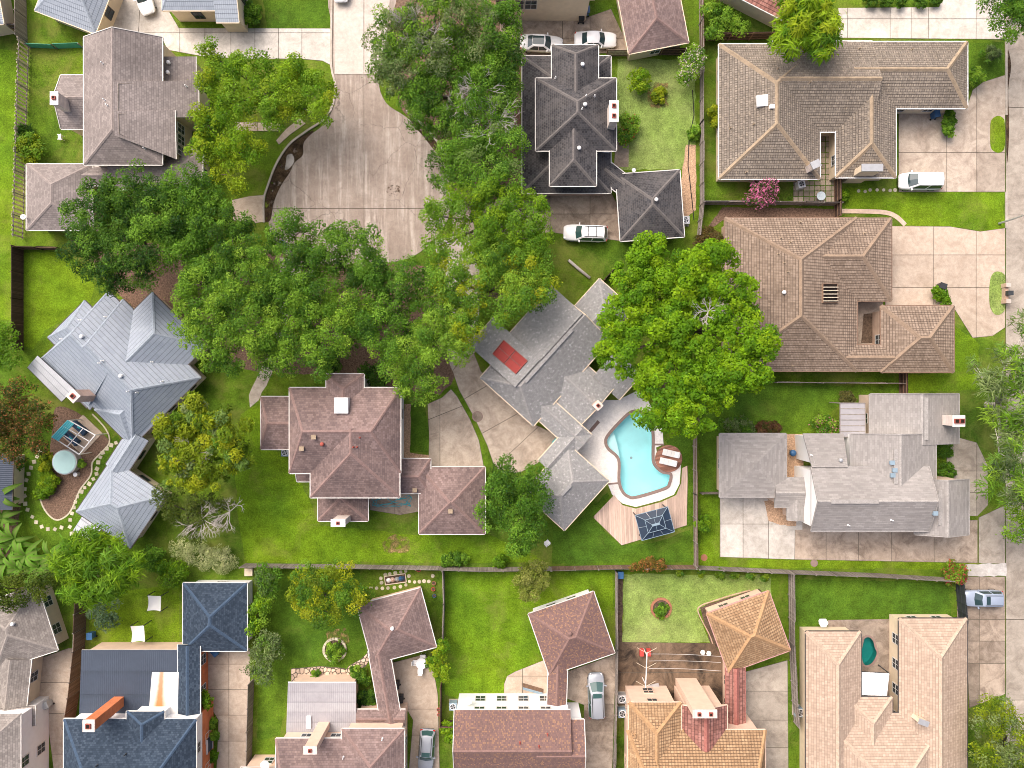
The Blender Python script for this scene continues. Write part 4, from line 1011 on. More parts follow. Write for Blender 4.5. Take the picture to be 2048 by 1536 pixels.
# slate house on the left: own axes, t down-right and s up-right (45 degrees)
def ts(t, s): return ((t+s)/1.4142, (t-s)/1.4142)
J = House('pale slate metal-tiled house with stepped hips and brick chimney', (245,734), 'mt_slate', 'cap_slate', 'cream', 'dark_trim')
def jw(t0,t1,s0,s1,axis,ze,pitch,hips,**k):
    c = ts((t0+t1)/2,(s0+s1)/2)
    if axis == 't': J.wing(c[0],c[1],t1-t0,s1-s0,-45,ze,pitch,hips,**k)
    else: J.wing(c[0],c[1],s1-s0,t1-t0,45,ze,pitch,hips,**k)
jw(598,818,-444,-249,'t',2.9,.55,(36,62)); jw(566,700,-454,-258,'t',2.85,.5,(30,0)); jw(545,660,-410,-305,'t',2.8,.5,(26,0))
jw(628,781,-372,-198,'s',2.9,.5,(0,45)); jw(712,818,-446,-350,'s',2.9,.5,(40,0)); jw(652,706,-452,-380,'s',2.85,.4,(26,0))
J.shed([ts(556,-450)+(3.6,), ts(655,-445)+(3.6,), ts(655,-481)+(2.5,), ts(558,-481)+(2.5,)], roof='mt_light', walls=False)
J.wing(254,905,86,46,57,2.8,.45,(0,0)); J.wing(242,1007,131,128,-34,2.8,.42,(58,58))
J.shed([(166,1030,2.7),(203,1058,2.7),(178,1084,2.3),(146,1061,2.3)], roof='mt_light', walls=False)
J.chimney(146,792,18,18,6.8,-45,'brick_pink','brick_pale',1)
J.vents([(165,673),(243,752)],'dome'); J.vents([(200,726),(206,722),(124,678),(161,640),(212,634),(257,783),(275,785),(305,724),(325,763)],'pipe')
J.windows('dark_trim')

Kh = House('stone coloured shingled house with white upper wall in the bottom left corner', (30,1380), 'sh_stone', 'cap_stone', 'cream', 'white_paint')
Kh.wing(32,1256,136,132,-72,2.9,.42,(62,62)); Kh.wing(22,1390,150,66,84,2.85,.42,(0,0)); Kh.wing(-45,1535,214,172,90,5.4,.42,(80,80), wall='siding_white'); Kh.wing(20,1432,40,100,90,2.8,.3,(0,0))
Kh.vents([(27,1247)],'dome'); Kh.windows()

Lh = House('navy blue shingled house with orange brick chimney and flat rear roof', (270,1440), 'sh_blue', 'cap_blue', 'brick_orange', 'white_paint')
Lh.wing(260,1541,265,206,0,5.4,.42,(70,70), wall='siding_white'); Lh.wing(291,1470,94,76,90,5.4,.42,(0,20), wall='siding_white')
Lh.shed([(163,1300,3.2),(366,1300,3.2),(366,1436,3.1),(158,1436,3.1)], roof='mt_flat_blue', wall='cream_pink', walls=True)
Lh.wing(378,1362,146,44,90,3.2,.4,(0,0)); Lh.wing(430,1234,136,128,90,2.9,.4,(60,60), wall='siding_white')
q_ = [P(304,1344,3.26),P(358,1344,3.26),P(356,1434,3.2),P(297,1434,3.2)]
obj('roof_panel', q_, [[3,2,1,0]], MAT['rusty_sheet'], Lh.t, uv=[[(0,1),(1,1),(1,0),(0,0)]])['label'] = 'white roof sheet with an orange rust stain'
Lh.chimney(177,1452,21,21,8.8,0,'brick_orange','brick_pale',1,z0=2.8)
Lh.vents([(252,1508),(405-10,1470),(195,1530)],'pipe','metal_dark'); Lh.windows('white_paint',3.4)
q_ = Lh.w[0]; c_ = q_['c']; MB().box((c_.x,c_.y,-.02), 2*q_['wl']+.12, 2*q_['ww']+.12, 2.9).build('brick_wall', MAT['brick_orange'], Lh.t)

Mh = House('maroon shingled house with pale stucco chimney and grey flat roof', (680,1480), 'sh_maroon', 'cap_maroon', 'cream_pink', 'white_paint')
Mh.wing(665,1563,226,172,0,5.4,.45,(26,70)); Mh.wing(746,1551,186,125,90,5.42,.45,(62,62))
Mh.wing(793,1252,132,122,15,2.9,.45,(60,60)); Mh.wing(771,1378,160,42,-80,2.85,.42,(0,0)); Mh.wing(762,1436,98,34,0,2.8,.4,(0,0))
Mh.shed([(572,1474,3.1),(712,1474,3.1),(712,1365,3.0),(576,1365,3.0)], roof='mt_flat_grey')
Mh.wing(528,1555,42,92,90,2.9,.3,(0,0))
Mh.chimney(620,1501,24,13,8.6,0,'cream_pink','brick_pale',1,z0=0)
Mh.vents([(785,1256)],'dome'); Mh.vents([(765,1477),(687,1514)],'pipe'); Mh.windows()
a_ = P(618,1444,3.12); MB().box((a_.x,a_.y,3.05), .5, 1.35, .18).build('roof_hatch', MAT['metal_white'], Mh.t)

Nh = House('brown house with orange flecked shingles and turned square garage', (1040,1450), 'sh_vari', 'cap_vari', 'siding_white', 'white_paint')
Nh.wing(1025,1488,232,136,0,5.2,.45,(0,0)); Nh.wing(1120,1500,96,122,0,5.15,.45,(0,0)); Nh.wing(1143,1267,138,130,19,2.9,.42,(62,62)); Nh.wing(1114,1388,124,38,88,2.85,.4,(0,0), wall='cream')
Nh.vents([(1040,1485),(1078,1492),(1095,1468)],'pipe','flue'); Nh.vents([(1140,1266)],'dome','cap_vari'); Nh.windows('white_paint',2.4)

Oh = House('orange tiled two-storey house with wide stucco chimney and turned garage', (1390,1470), 'tl_orange', 'cap_orange', 'cream_pink', 'cream_pink')
Oh.wing(1393,1562,275,204,0,5.4,.42,(42,34)); Oh.wing(1310,1470,130,105,90,5.4,.42,(0,52)); Oh.wing(1408,1452,84,92,90,5.3,.42,(0,0), roof='tl_maroon', cap='cap_mar2')
Oh.wing(1497,1264,132,126,20,2.9,.42,(62,62), trim='pink_trim'); Oh.wing(1471,1397,124,38,90,2.85,.42,(0,0), roof='tl_maroon', cap='cap_mar2', trim='cap_mar2')
Oh.chimney(1410,1428,46,14,8.2,0,'cream_pink','brick_pale',2); Oh.vents([(1315,1528),(1269,1468),(1444,1498),(1366,1460)],'pipe','cap_orange'); Oh.windows('cream_pink',2.6)

Ph = House('pale tan tiled house wrapping a patio with a small green pool', (1770,1420), 'tl_tan', 'cap_tan2', 'cream', 'dark_trim')
Ph.wing(1667,1450,374,110,90,2.9,.42,(0,58)); Ph.wing(1866,1440,406,136,90,2.9,.42,(0,68)); Ph.wing(1768,1524,268,196,0,2.88,.36,(96,96)); Ph.wing(1738,1452,116,94,90,2.86,.4,(0,45))
Ph.chimney(1848,1446,18,8,4.9,-20,'cream','metal_grey',0); Ph.w[0]['win'] = False; Ph.windows('white_paint',2.8)
Q = House('red tiled roof corner at the top edge right of the fence', (1530,0), 'tl_maroon', 'cap_mar2', 'cream', 'white_paint')
Q.wing(1524,-34,190,94,-27,2.9,.42,(46,46)); Q.trims()
Rh = House('small pale roof corner in the top left of the picture', (0,10), 'mt_slate', 'cap_slate', 'cream', 'cream')
Rh.wing(-40,0,110,76,-80,2.9,.4,(30,30)); Rh.trims()
Sh = House('low dark slate roof at the left edge by the banana plants', (0,960), 'mt_flat_blue', 'cap_blue', 'cream', 'dark_trim', name='garden_shed')
Sh.shed([(-40,905,2.9),(-40,1020,2.9),(24,1020,2.2),(27,905,2.2)])
# ---------------------------------------------------------------- fences
def fence(label, pts, h=1.8, mat='fence_grey', post='wood_grey', seg=2.4, name='fence', rails=True, side=1):
    w = [P(x, y) for x, y in pts]
    t = thing(name, label, 'fence', w[0]); r = random.Random(int(pts[0][0]*3+pts[0][1]))
    for a, b in zip(w[:-1], w[1:]):
        d = b-a; L = d.length; d = d/L; n = max(1, round(L/seg)); s = Vector((-d.y, d.x, 0))*side
        for i in range(n):
            p, q = a+d*L*i/n, a+d*L*(i+1)/n
            hh = h+r.uniform(-.04,.04); ln = s*r.uniform(-.04,.04)
            vs = []; T = .022
            for x in (p+d*.04, q-d*.04):
                for e in (-T, T): vs += [x+s*e, x+s*e+ln+Vector((0,0,hh))]
            l = (q-p).length; u0 = i*seg
            fs = [[0,4,5,1],[2,3,7,6],[1,5,7,3],[0,1,3,2],[4,6,7,5]]
            uv = [[(u0,0),(u0+l,0),(u0+l,hh),(u0,hh)],[(u0,0),(u0,hh),(u0+l,hh),(u0+l,0)],[(u0,0),(u0+l,0),(u0+l,.05),(u0,.05)],[(0,0)]*4,[(0,0)]*4]
            obj('panel', vs, fs, MAT[mat], t, uv=uv)
            if rails:
                for z in (.3, h*.55, h-.12):
                    MB().bar(p-s*.06+Vector((0,0,z)), q-s*.06+Vector((0,0,z)), .05, .09).build('rail', MAT[post], t)
            MB().box((p-s*.07), .1, .1, h+.06).build('post', MAT[post], t)
        MB().box((b-s*.07), .1, .1, h+.06).build('post', MAT[post], t)
    return t
fence('long weathered board fence behind the maroon roofed house', [(490,1127),(700,1129),(880,1132),(960,1135),(1100,1133)], 1.7)
fence('weathered board fence below the boarded pool deck', [(1102,1133),(1240,1130),(1386,1130)], 1.7, 'fence_brown')
fence('grey board fence between the long driveway and the lower gardens', [(1392,1131),(1580,1140),(1740,1146),(1895,1155)], 1.7)
fence('brown board fence on the east side of the pool garden', [(1386,845),(1387,985),(1388,1128)], 1.7, 'fence_brown')
fence('board fence between the pale lawn and the brown tiled house', [(1400,112),(1400,250),(1400,412),(1394,475)], 1.7)
fence('fence below the paver courtyard of the brown tiled house', [(1402,409),(1500,409),(1600,410),(1672,411)], 1.7)
fence('dark picket gate run beside the paver courtyard', [(1668,358),(1668,408),(1668,438)], 1.9, 'fence_dark', 'wood_brown')
fence('short fence above the light green back lawn', [(1212,112),(1258,112)], 1.6, 'fence_pale', 'wood_brown')
fence('fence with dark rails below the maroon garage at the top', [(1260,108),(1320,110),(1378,111)], 1.7, 'fence_dark', 'wood_brown')
fence('dark side fence beside the maroon garage at the top edge', [(1398,-5),(1399,50),(1400,108)], 1.8, 'fence_brown')
fence('dark fence along the top of the brown tiled house', [(1405,82),(1455,80),(1540,78)], 1.7, 'fence_dark', 'wood_brown')
fence('thin fence between red brown tiled house and deep green lawn', [(1545,764),(1680,765),(1800,766)], 1.5)
fence('dark gate run beside the red brown tiled house', [(1798,744),(1798,790)], 1.8, 'fence_dark', 'wood_brown')
fence('fence between the stone ringed lawn and the bright lawn', [(888,1136),(890,1200),(887,1290)], 1.6)
fence('dark fence beside the variegated roofed house', [(884,1365),(883,1440),(912,1441)], 1.7, 'fence_dark', 'wood_brown')
fence('fence dividing the bright lawn from the pale lawn', [(1231,1140),(1232,1290),(1230,1430),(1226,1560)], 1.6)
fence('grey fence between the orange tiled and tan tiled houses', [(1577,1142),(1578,1280),(1584,1400),(1588,1442)], 1.8)
fence('grey fence end right of the peach drive', [(508,1358),(505,1450),(503,1560)], 1.8)
fence('tall dark wood fence between corner house and navy roofed house', [(174,1180),(170,1290),(160,1380),(150,1440)], 2.3, 'fence_brown', 'wood_grey', 2.0)
fence('dark brown fence on the left beside the bright lawn', [(47,497),(47,600),(47,700)], 2.0, 'fence_dark', 'wood_brown')
fence('short dark fence below the taupe roofed garage', [(48,498),(90,499),(132,500)], 1.8, 'fence_dark', 'wood_brown')
fence('grey fence in the top left corner', [(52,-10),(55,85)], 2.0, 'fence_grey')
fence('grey fence stub in the upper left', [(-10,64),(48,62)], 1.7, 'fence_brown')
fence('thin fence by the greige roofed garage', [(1400,984),(1438,984)], 1.2)
fence('green mesh fence above the lawn with the white chair', [(62,95),(115,97),(168,95)], 1.1, 'tarp_green', 'wood_grey', rails=False)
fence('black metal gate beside the tan tiled house', [(1911,1162),(1917,1238)], 1.7, 'metal_dark', 'metal_dark', 1.2, 'gate')
fence('small fence left of the fallen antenna garden', [(1558,1142),(1560,1160)], .8) if False else None
fence('fence beside the dark soil of the grey roofed house', [(1205,562),(1228,538)], 1.7, 'fence_dark', 'wood_brown')
# pale board fence: upright boards with gaps, seen one by one
t = thing('fence', 'pale wooden fence of spaced upright boards by the taupe roofed house', 'fence', P(58,92))
pts = [(60,92),(57,180),(54,270),(52,350),(48,480)]
w = [P(x, y) for x, y in pts]; cnt = 0
for a, b in zip(w[:-1], w[1:]):
    d = b-a; n = max(1, round(d.length/2.4)); dd = d.normalized(); an = math.atan2(dd.y, dd.x)
    for i in range(n):
        p, q = a+d*i/n, a+d*(i+1)/n
        MB().box(p, .12, .12, 2.15).build('post', MAT['wood_grey'], t)
        for z in (.35, 1.9): MB().bar(p+Vector((.06,0,z)), q+Vector((.06,0,z)), .05, .1).build('rail', MAT['wood_grey'], t)
        k = max(1, int((q-p).length/.42))
        for j in range(k):
            c = p.lerp(q, (j+.5)/k); cnt += 1
            MB().box(c+Vector((0,0,.08)), .2, .03, 2.0+.05*math.sin(cnt*2.1), an).build('board', MAT['wood_pale'], t)
# ---------------------------------------------------------------- trees and shrubs
def np_mesh(name, V, Q, C, mat, parent):
    og = np.array(ORG[parent.name]); me = bpy.data.meshes.new(name)
    V = (V-og).astype(np.float32); n = len(V); m = len(Q)
    me.vertices.add(n); me.vertices.foreach_set('co', V.ravel())
    me.loops.add(m*4); me.loops.foreach_set('vertex_index', Q.astype(np.int32).ravel())
    me.polygons.add(m); me.polygons.foreach_set('loop_start', np.arange(m, dtype=np.int32)*4)
    at = me.attributes.new('col', 'FLOAT_COLOR', 'POINT')
    at.data.foreach_set('color', np.concatenate([C, np.ones((n,1))], 1).astype(np.float32).ravel())
    me.materials.append(mat); me.update(); me.validate()
    o = bpy.data.objects.new(name, me); COL.objects.link(o); o.parent = parent; ORG[o.name] = Vector(og)
    return o
def nrm(a): return a/np.maximum(np.linalg.norm(a, axis=1, keepdims=True), 1e-6)
def leaf_quads(c, n, size, col, aspect, rng, axis=None, bend=.12):
    N = len(c); t = rng.normal(size=(N,3)) if axis is None else axis
    t = nrm(t - n*(t*n).sum(1, keepdims=True)); b = np.cross(n, t)
    L = size[:,None]*.5; W = L*aspect
    p0 = c - t*L; p2 = c + t*L - n*L*bend*2
    p1 = c + b*W + n*L*bend; p3 = c - b*W + n*L*bend
    V = np.stack([p0,p3,p2,p1], 1).reshape(-1,3)
    return V, np.arange(N*4).reshape(-1,4), np.repeat(col, 4, 0)
def clump_points(lobes, rc, rng, dens=2.4, gap=.1, low=-.3, flat=.75, fill=.35):
    out = []
    for i, (x,y,z,Rr) in enumerate(lobes):
        n = max(3, int(dens*(Rr/rc)**2*1.5)); g = rng.normal(size=(n*3,3)); g = nrm(g); g = g[g[:,2] > low][:n]
        rad = rng.uniform(.72, 1.06, len(g)); inner = rng.random(len(g)) < fill; rad[inner] *= rng.uniform(.35,.8, inner.sum())
        p = np.array([x,y,z]) + g*rad[:,None]*Rr*np.array([1,1,flat])
        keep = rng.random(len(p)) > gap
        for j, (x2,y2,z2,R2) in enumerate(lobes):
            if j == i: continue
            d = np.linalg.norm((p-np.array([x2,y2,z2]))/np.array([1,1,flat]), axis=1)
            keep &= d > R2*.62
        out.append(p[keep])
    return np.concatenate(out)
def crown(lobes, rc, leaf, per, pal, seed, parent, gap=.1, aspect=.55, up=.55, rnd=.45, flat=.75, dens=2.4, mat='leaf', low=-.3, name='crown', fill=.35, droop=0., tips=None, shell=.6, cvar=.17):
    rng = np.random.default_rng(seed)
    C = clump_points(lobes, rc, rng, dens, gap, low, flat, fill)
    pal = np.array(pal); k = len(C)
    r = rc*rng.uniform(.45,1.45,k); ci = rng.random(k)
    lo = np.floor(ci*(len(pal)-1)).astype(int); f = ci*(len(pal)-1)-lo
    cc = pal[lo]*(1-f)[:,None]+pal[np.minimum(lo+1,len(pal)-1)]*f[:,None]
    cnt = np.maximum(6, (per*(r/rc)**2).astype(int)); idx = np.repeat(np.arange(k), cnt); N = len(idx)
    g = nrm(rng.normal(size=(N,3))); g[:,2] = np.where(g[:,2] < -.35, -g[:,2], g[:,2])
    rr_ = rng.uniform(shell,1.08,N); out_ = rng.random(N) < .07; rr_[out_] *= rng.uniform(1.1,1.5,out_.sum())
    c = C[idx]+g*(r[idx]*rr_)[:,None]*np.array([1,1,.72])
    n = nrm(g*.65+np.array([0,0,up])+rng.normal(size=(N,3))*rnd)
    col = cc[idx]*(1+rng.normal(size=(N,1))*cvar)+rng.normal(size=(N,3))*.006
    if tips is not None:
        sel = rng.random(N) < tips[1]; col[sel] = np.array(tips[0])*(1+rng.normal(size=(sel.sum(),1))*.15)
    col = np.clip(col, .004, .9)
    ax = None
    if droop: ax = nrm(g*np.array([1,1,.2])+np.array([0,0,-droop])+rng.normal(size=(N,3))*.35)
    V, Q, CC = leaf_quads(c, n, leaf*rng.uniform(.55,1.5,N), col, aspect, rng, ax)
    np_mesh(name, V, Q, CC, MAT[mat], parent)
    return C
def trunk(t, base, lobes, C, rad, seed, mat='bark', zf=.42, nb=26):
    r = random.Random(seed); m = MB(); base = Vector(base)
    cx = sum(l[0] for l in lobes)/len(lobes); cy = sum(l[1] for l in lobes)/len(lobes); zt = max(l[2] for l in lobes)
    fork = Vector((base.x*.6+cx*.4, base.y*.6+cy*.4, zt*zf))
    mid = base.lerp(fork, .5)+Vector((r.uniform(-.15,.15), r.uniform(-.15,.15), 0))
    m.tube([base-Vector((0,0,.1)), base+Vector((0,0,.25)), mid, fork], [rad*1.5, rad*1.1, rad*.9, rad*.8], 9)
    ends = []
    for x,y,z,Rr in lobes:
        e = Vector((x,y,z+Rr*.1)); a = fork.lerp(e, .5)+Vector((r.uniform(-.3,.3),r.uniform(-.3,.3),.25))
        m.tube([fork-Vector((0,0,.1)), a, e], [rad*.6, rad*.4, rad*.2], 7); ends.append((e, Rr))
    if C is not None and len(C):
        for i in r.sample(range(len(C)), min(nb, len(C))):
            p = Vector(C[i]); e, Rr = min(ends, key=lambda q: (q[0]-p).length)
            m.tube([e, e.lerp(p,.55)+Vector((0,0,.15)), p], [rad*.18, rad*.1, rad*.04], 5)
    m.build('trunk', MAT[mat], t, smooth=True)
def twigs(parent, px, py, z, size, seed, mat='bark_pale', n=9):
    r = random.Random(seed); m = MB(); o = P(px, py, z)
    def grow(p, d, l, rad, dep):
        q = p+d*l; m.tube([p, p.lerp(q,.5)+Vector((r.uniform(-.05,.05),r.uniform(-.05,.05),0))*l, q], [rad, rad*.8, rad*.6], 4, cap=False)
        if dep:
            for _ in range(3 if dep > 1 else 2):
                grow(p.lerp(q, r.uniform(.5,1)), (d+Vector((r.uniform(-.8,.8),r.uniform(-.8,.8),r.uniform(-.3,.4)))).normalized(), l*.62, rad*.6, dep-1)
    for _ in range(n):
        a = r.uniform(0, 6.28); grow(o-Vector((0,0,.6)), Vector((math.cos(a), math.sin(a), r.uniform(.15,.7))).normalized(), size*.45*r.uniform(.7,1.2), .045, 3)
    m.build('dead_branch', MAT[mat], parent)
def lobe(L, ztop, flat=.75):
    out = []
    for q in L:
        x, y, r = q[:3]; zt = q[3] if len(q) > 3 else ztop
        Rr = r*K(zt-2); zc = max(zt-Rr*flat, Rr*flat*.35); p = P(x, y, zc); out.append((p.x,p.y,zc,Rr))
    return out
def tree(label, base, L, ztop, pal, seed, name='tree', rc=.70, leaf=.20, per=130, rad=.28, twig=(), bark='bark', trunkz=.42, group=None, cat='tree', **k):
    t = thing(name, label, cat, P(*base), group); lb = lobe(L, ztop, k.get('flat', .75))
    C = crown(lb, rc, leaf, per, pal, seed, t, **k)
    trunk(t, P(*base), lb, C, rad, seed, bark, trunkz)
    for i, (x,y,s) in enumerate(twig): twigs(t, x, y, ztop*.93, s, seed+i, n=10)
    return t
def shrub(label, x, y, r, h, pal, seed, name='shrub', rc=None, leaf=.22, per=60, tips=None, cat='shrub', extra=(), group=None, **k):
    t = thing(name, label, cat, P(x, y), group); lb = []
    for q in [(x,y,r)]+list(extra):
        Rr = q[2]*K(h*.6); zc = h-Rr*.75 if h > Rr*.75 else h*.35; p = P(q[0],q[1],zc); lb.append((p.x,p.y,max(.1,zc),Rr))
    kw = dict(gap=.03, dens=2.6, low=-.2, fill=.25); kw.update(k)
    crown(lb, rc or max(.25, lb[0][3]*.36), leaf, per, pal, seed, t, tips=tips, name='foliage', **kw)
    m = MB(); b = P(x, y); rr = random.Random(seed)
    for _ in range(4):
        a = rr.uniform(0,6.28); m.tube([b, b+Vector((math.cos(a)*lb[0][3]*.4, math.sin(a)*lb[0][3]*.4, h*.6))], [.04,.02], 5)
    m.build('stem', MAT['bark'], t)
    return t
OAK = [(.018,.045,.008),(.035,.085,.012),(.055,.12,.016),(.085,.165,.024)]
OAKD = [(.012,.032,.008),(.022,.055,.010),(.035,.08,.013),(.05,.105,.016)]
OAKB = [(.03,.075,.012),(.055,.12,.016),(.09,.17,.022),(.12,.20,.03)]
GREYG = [(.06,.09,.035),(.10,.14,.055),(.14,.18,.075),(.17,.20,.09)]
YEL = [(.06,.12,.010),(.12,.19,.012),(.19,.26,.014),(.27,.32,.02)]
LIME = [(.055,.14,.010),(.10,.21,.012),(.15,.26,.014),(.19,.29,.018)]
BRIGHT = [(.055,.15,.008),(.085,.20,.009),(.115,.24,.009),(.145,.265,.010)]

def up_(L, k): return [tuple(v*f for v, f in zip(c, k)) for c in L]
OAK = up_(OAK, (2.15,2.1,1.5)); OAKD = up_(OAKD, (2.0,2.0,1.6)); OAKB = up_(OAKB, (2.1,2.0,1.4)); GREYG = up_(GREYG, (1.6,1.6,1.5))
YEL = up_(YEL, (1.35,1.25,1.1)); LIME = up_(LIME, (1.4,1.3,1.1)); BRIGHT = up_(BRIGHT, (1.6,1.4,1.1))
tree('large dark oak over the taupe roofed garage', (255,470), [(200,440,72),(268,395,62),(330,440,66),(252,520,66),(180,505,48),(295,490,60)], 10.5, OAKD+[OAK[3]], 11, rad=.4)
tree('dark oak left of the turning circle', (410,460), [(390,400,60),(440,460,62),(370,480,58),(350,380,40),(470,500,45),(420,540,50)], 10, OAK, 12, rad=.35)
tree('mid green oak above the slate roofed house', (440,600), [(420,570,64),(470,620,74),(400,640,56),(500,560,58),(450,690,58),(510,660,50)], 10.5, OAKB, 13, rad=.38)
tree('oak reaching over the lower edge of the turning circle', (610,540), [(590,475,50),(650,500,48),(560,540,58),(620,575,58),(705,490,52),(735,535,36),(545,600,48)], 9.5, OAK, 14, rad=.35, gap=.16)
tree('thin crowned oak above the maroon roofed house', (630,660), [(600,640,58),(660,665,58),(560,700,52),(640,718,40),(700,620,52),(590,590,44)], 9.5, OAKB, 15, rad=.32, gap=.2)
tree('oak in the middle of the shady row', (765,620), [(745,570,52),(795,605,56),(770,660,52),(830,570,54),(720,650,46)], 9.5, OAK, 16, rad=.34, gap=.15)
tree('oak beside the tan concrete court', (840,700), [(800,705,48),(850,735,46),(872,672,48),(832,775,36),(890,620,46),(905,690,34)], 9.5, OAKB+[OAK[1]], 17, rad=.32, gap=.13)
tree('yellow tipped tree over the grey roofed house entry', (960,590), [(935,600,46),(985,535,56),(1045,545,50),(1072,585,38),(905,555,44),(930,650,36),(1008,618,28),(1040,600,30)], 9.5, OAKB+[YEL[2],YEL[3]], 18, rad=.3, gap=.08)
tree('light green tree with loose tufts at the turning circle edge', (985,450), [(870,432,34),(930,405,38),(990,400,52),(1045,425,46),(880,492,30),(945,480,42),(1060,480,46),(1000,470,46)], 9.5, LIME[:3]+OAKB[1:3], 19, rad=.3, gap=.06)
tree('airy grey green tree at the top of the street', (880,90), [(800,75,60),(862,45,58),(930,60,66),(985,80,52),(792,160,40),(880,-5,50),(765,125,26),(850,120,45)], 10.5, GREYG[:3]+OAKB[:3], 20, rad=.34, gap=.08, per=120, twig=((828,50,3.2),(860,80,2.6)))
tree('mid green tree between street and cream walled house', (930,130), [(910,110,48),(960,130,46),(900,150,40),(1010,160,34),(1000,40,40)], 9, OAK[1:]+OAKB[:2], 45, rad=.28)
tree('dense dark tree beside the turning circle', (905,210), [(880,195,62),(940,205,58),(850,230,46),(985,165,48),(1005,110,40),(830,190,36)], 9.5, OAK, 21, rad=.34, twig=((955,175,3.2),))
tree('dark tree with bare grey branches left of the charcoal roofed house', (950,300), [(930,290,56),(975,262,52),(1015,300,40),(900,335,42),(962,345,52),(1000,220,38),(1015,360,30)], 9, OAK+[GREYG[1]], 22, rad=.33, twig=((980,248,4.2),(912,210,2.2),(990,235,3)))
tree('yellow green tree between street and taupe roofed house', (530,190), [(440,160,46),(500,165,56),(580,175,56),(628,188,40),(560,225,38),(470,212,46),(640,232,20),(420,110,24)], 7.5, LIME[:3]+[OAKB[2],YEL[2]], 23, rad=.26)
tree('lime coloured tree in front of the taupe roofed house windows', (455,300), [(440,280,46),(488,310,42),(418,245,36),(460,350,28),(400,300,26)], 7, LIME+[YEL[2],OAKB[1]], 24, rad=.24, gap=.15)
tree('golden green tree between slate and maroon roofed houses', (410,890), [(400,838,46),(450,862,46),(362,890,46),(420,930,52),(350,940,38),(472,915,28),(335,850,26)], 8.5, YEL+[OAKB[1],GREYG[2]], 25, rad=.28, gap=.16, aspect=.35, leaf=.36, twig=((385,900,2.6),))
tree('sparse olive tree with pale bare twigs', (385,1030), [(335,1000,28),(380,1050,36),(440,1015,30),(400,1010,26)], 6, [(.05,.08,.015),(.09,.13,.02),(.13,.17,.04)], 26, rad=.2, gap=.4, twig=((400,1040,3.4),(455,1025,2.6)))
tree('dark round tree at the corner of the maroon garage lawn', (1025,1010), [(1030,965,44),(1062,1005,40),(1000,1018,44),(1040,1060,42),(990,975,30),(1070,965,28)], 7.5, OAK, 27, rad=.28, rc=.7)
tree('huge bright green tree with rosette tufts beside the pool', (1370,650), [(1290,565,63),(1370,560,65),(1450,595,60),(1250,640,49),(1325,665,65),(1400,680,67),(1480,670,56),(1335,755,62),(1420,760,65),(1495,735,49),(1240,708,42),(1385,825,49),(1340,828,35),(1298,835,23),(1435,520,40),(1295,510,39),(1525,680,30)], 11.5, BRIGHT, 28, rad=.5, rc=.62, per=105, gap=.18, leaf=.27, dens=2.4, shell=.7, fill=.3, rnd=.35, twig=((1420,622,2.4),))
tree('feathery lime tree at the top of the brown tiled house', (1608,58), [(1610,45,54),(1578,80,34),(1645,80,34),(1590,20,38)], 8, LIME+[YEL[2]], 29, rad=.24, aspect=.16, leaf=.75, droop=.35, rc=.8, per=85, rnd=.3)
tree('wispy grey green tree overhanging the street on the right', (1975,810), [(2005,735,56),(2035,825,66),(1995,905,42),(2035,680,40),(1968,765,28),(2005,960,44),(2060,760,50)], 9, GREYG[:3]+OAKB[1:], 30, rad=.34, aspect=.14, leaf=.7, gap=.25, rc=.9, per=75, droop=.2, bark='bark_pale')
tree('bright green tree at the right edge near the apron', (2050,1030), [(2045,1005,34),(2040,1062,26),(2075,1030,40)], 6, LIME[:3]+OAKB[2:], 31, rad=.2)
tree('dark green tree in the top right corner', (2025,35), [(2000,15,40),(2038,42,36),(2060,10,40)], 8, OAK, 32, rad=.26)
tree('speckled yellow green tree in the bottom right corner', (2005,1475), [(2000,1450,50),(1978,1502,40),(2038,1485,48),(2010,1540,50)], 7, YEL[:3]+GREYG[1:3], 33, rad=.26, gap=.2)
tree('russet tinged tree at the left edge', (45,850), [(40,808,46),(62,855,44),(30,890,42),(5,840,40),(85,830,26)], 7, [(.035,.06,.012),(.06,.09,.014),(.10,.12,.02),(.09,.07,.02)], 34, rad=.24, tips=((.30,.13,.05),.22), rc=.7)
tree('bright green tree at the left edge beside the brown fence', (10,690), [(12,670,28),(22,712,24),(0,700,30)], 5, LIME[:2]+OAKB[1:3], 35, rad=.16)
tree('feathery pine green tree beside the slate roofed garage', (190,1140), [(205,1110,52),(168,1162,48),(245,1135,36),(148,1128,34),(220,1170,36)], 8, LIME[:3]+[OAKB[1]], 36, rad=.24, aspect=.12, leaf=.85, droop=.1, rc=.85, per=80, rnd=.35)
tree('tree half yellow half green above the maroon garage', (655,1190), [(635,1185,48),(690,1168,46),(612,1165,38),(648,1222,32),(700,1200,34)], 6.5, YEL[1:]+OAKB[:3], 37, rad=.22, rc=.65)
tree('small pale yellow tree on the bright lawn', (1066,1160), [(1068,1150,24),(1062,1178,22),(1050,1160,16),(1085,1165,18)], 4.5, [(.16,.20,.03),(.22,.26,.05),(.28,.30,.08)], 38, rad=.13, rc=.5, gap=.25)
tree('olive tree in the lower left above the corner garage', (40,1178), [(35,1182,34),(78,1172,26),(5,1170,26)], 6, [(.05,.085,.012),(.085,.13,.016),(.12,.16,.02)], 39, rad=.2)
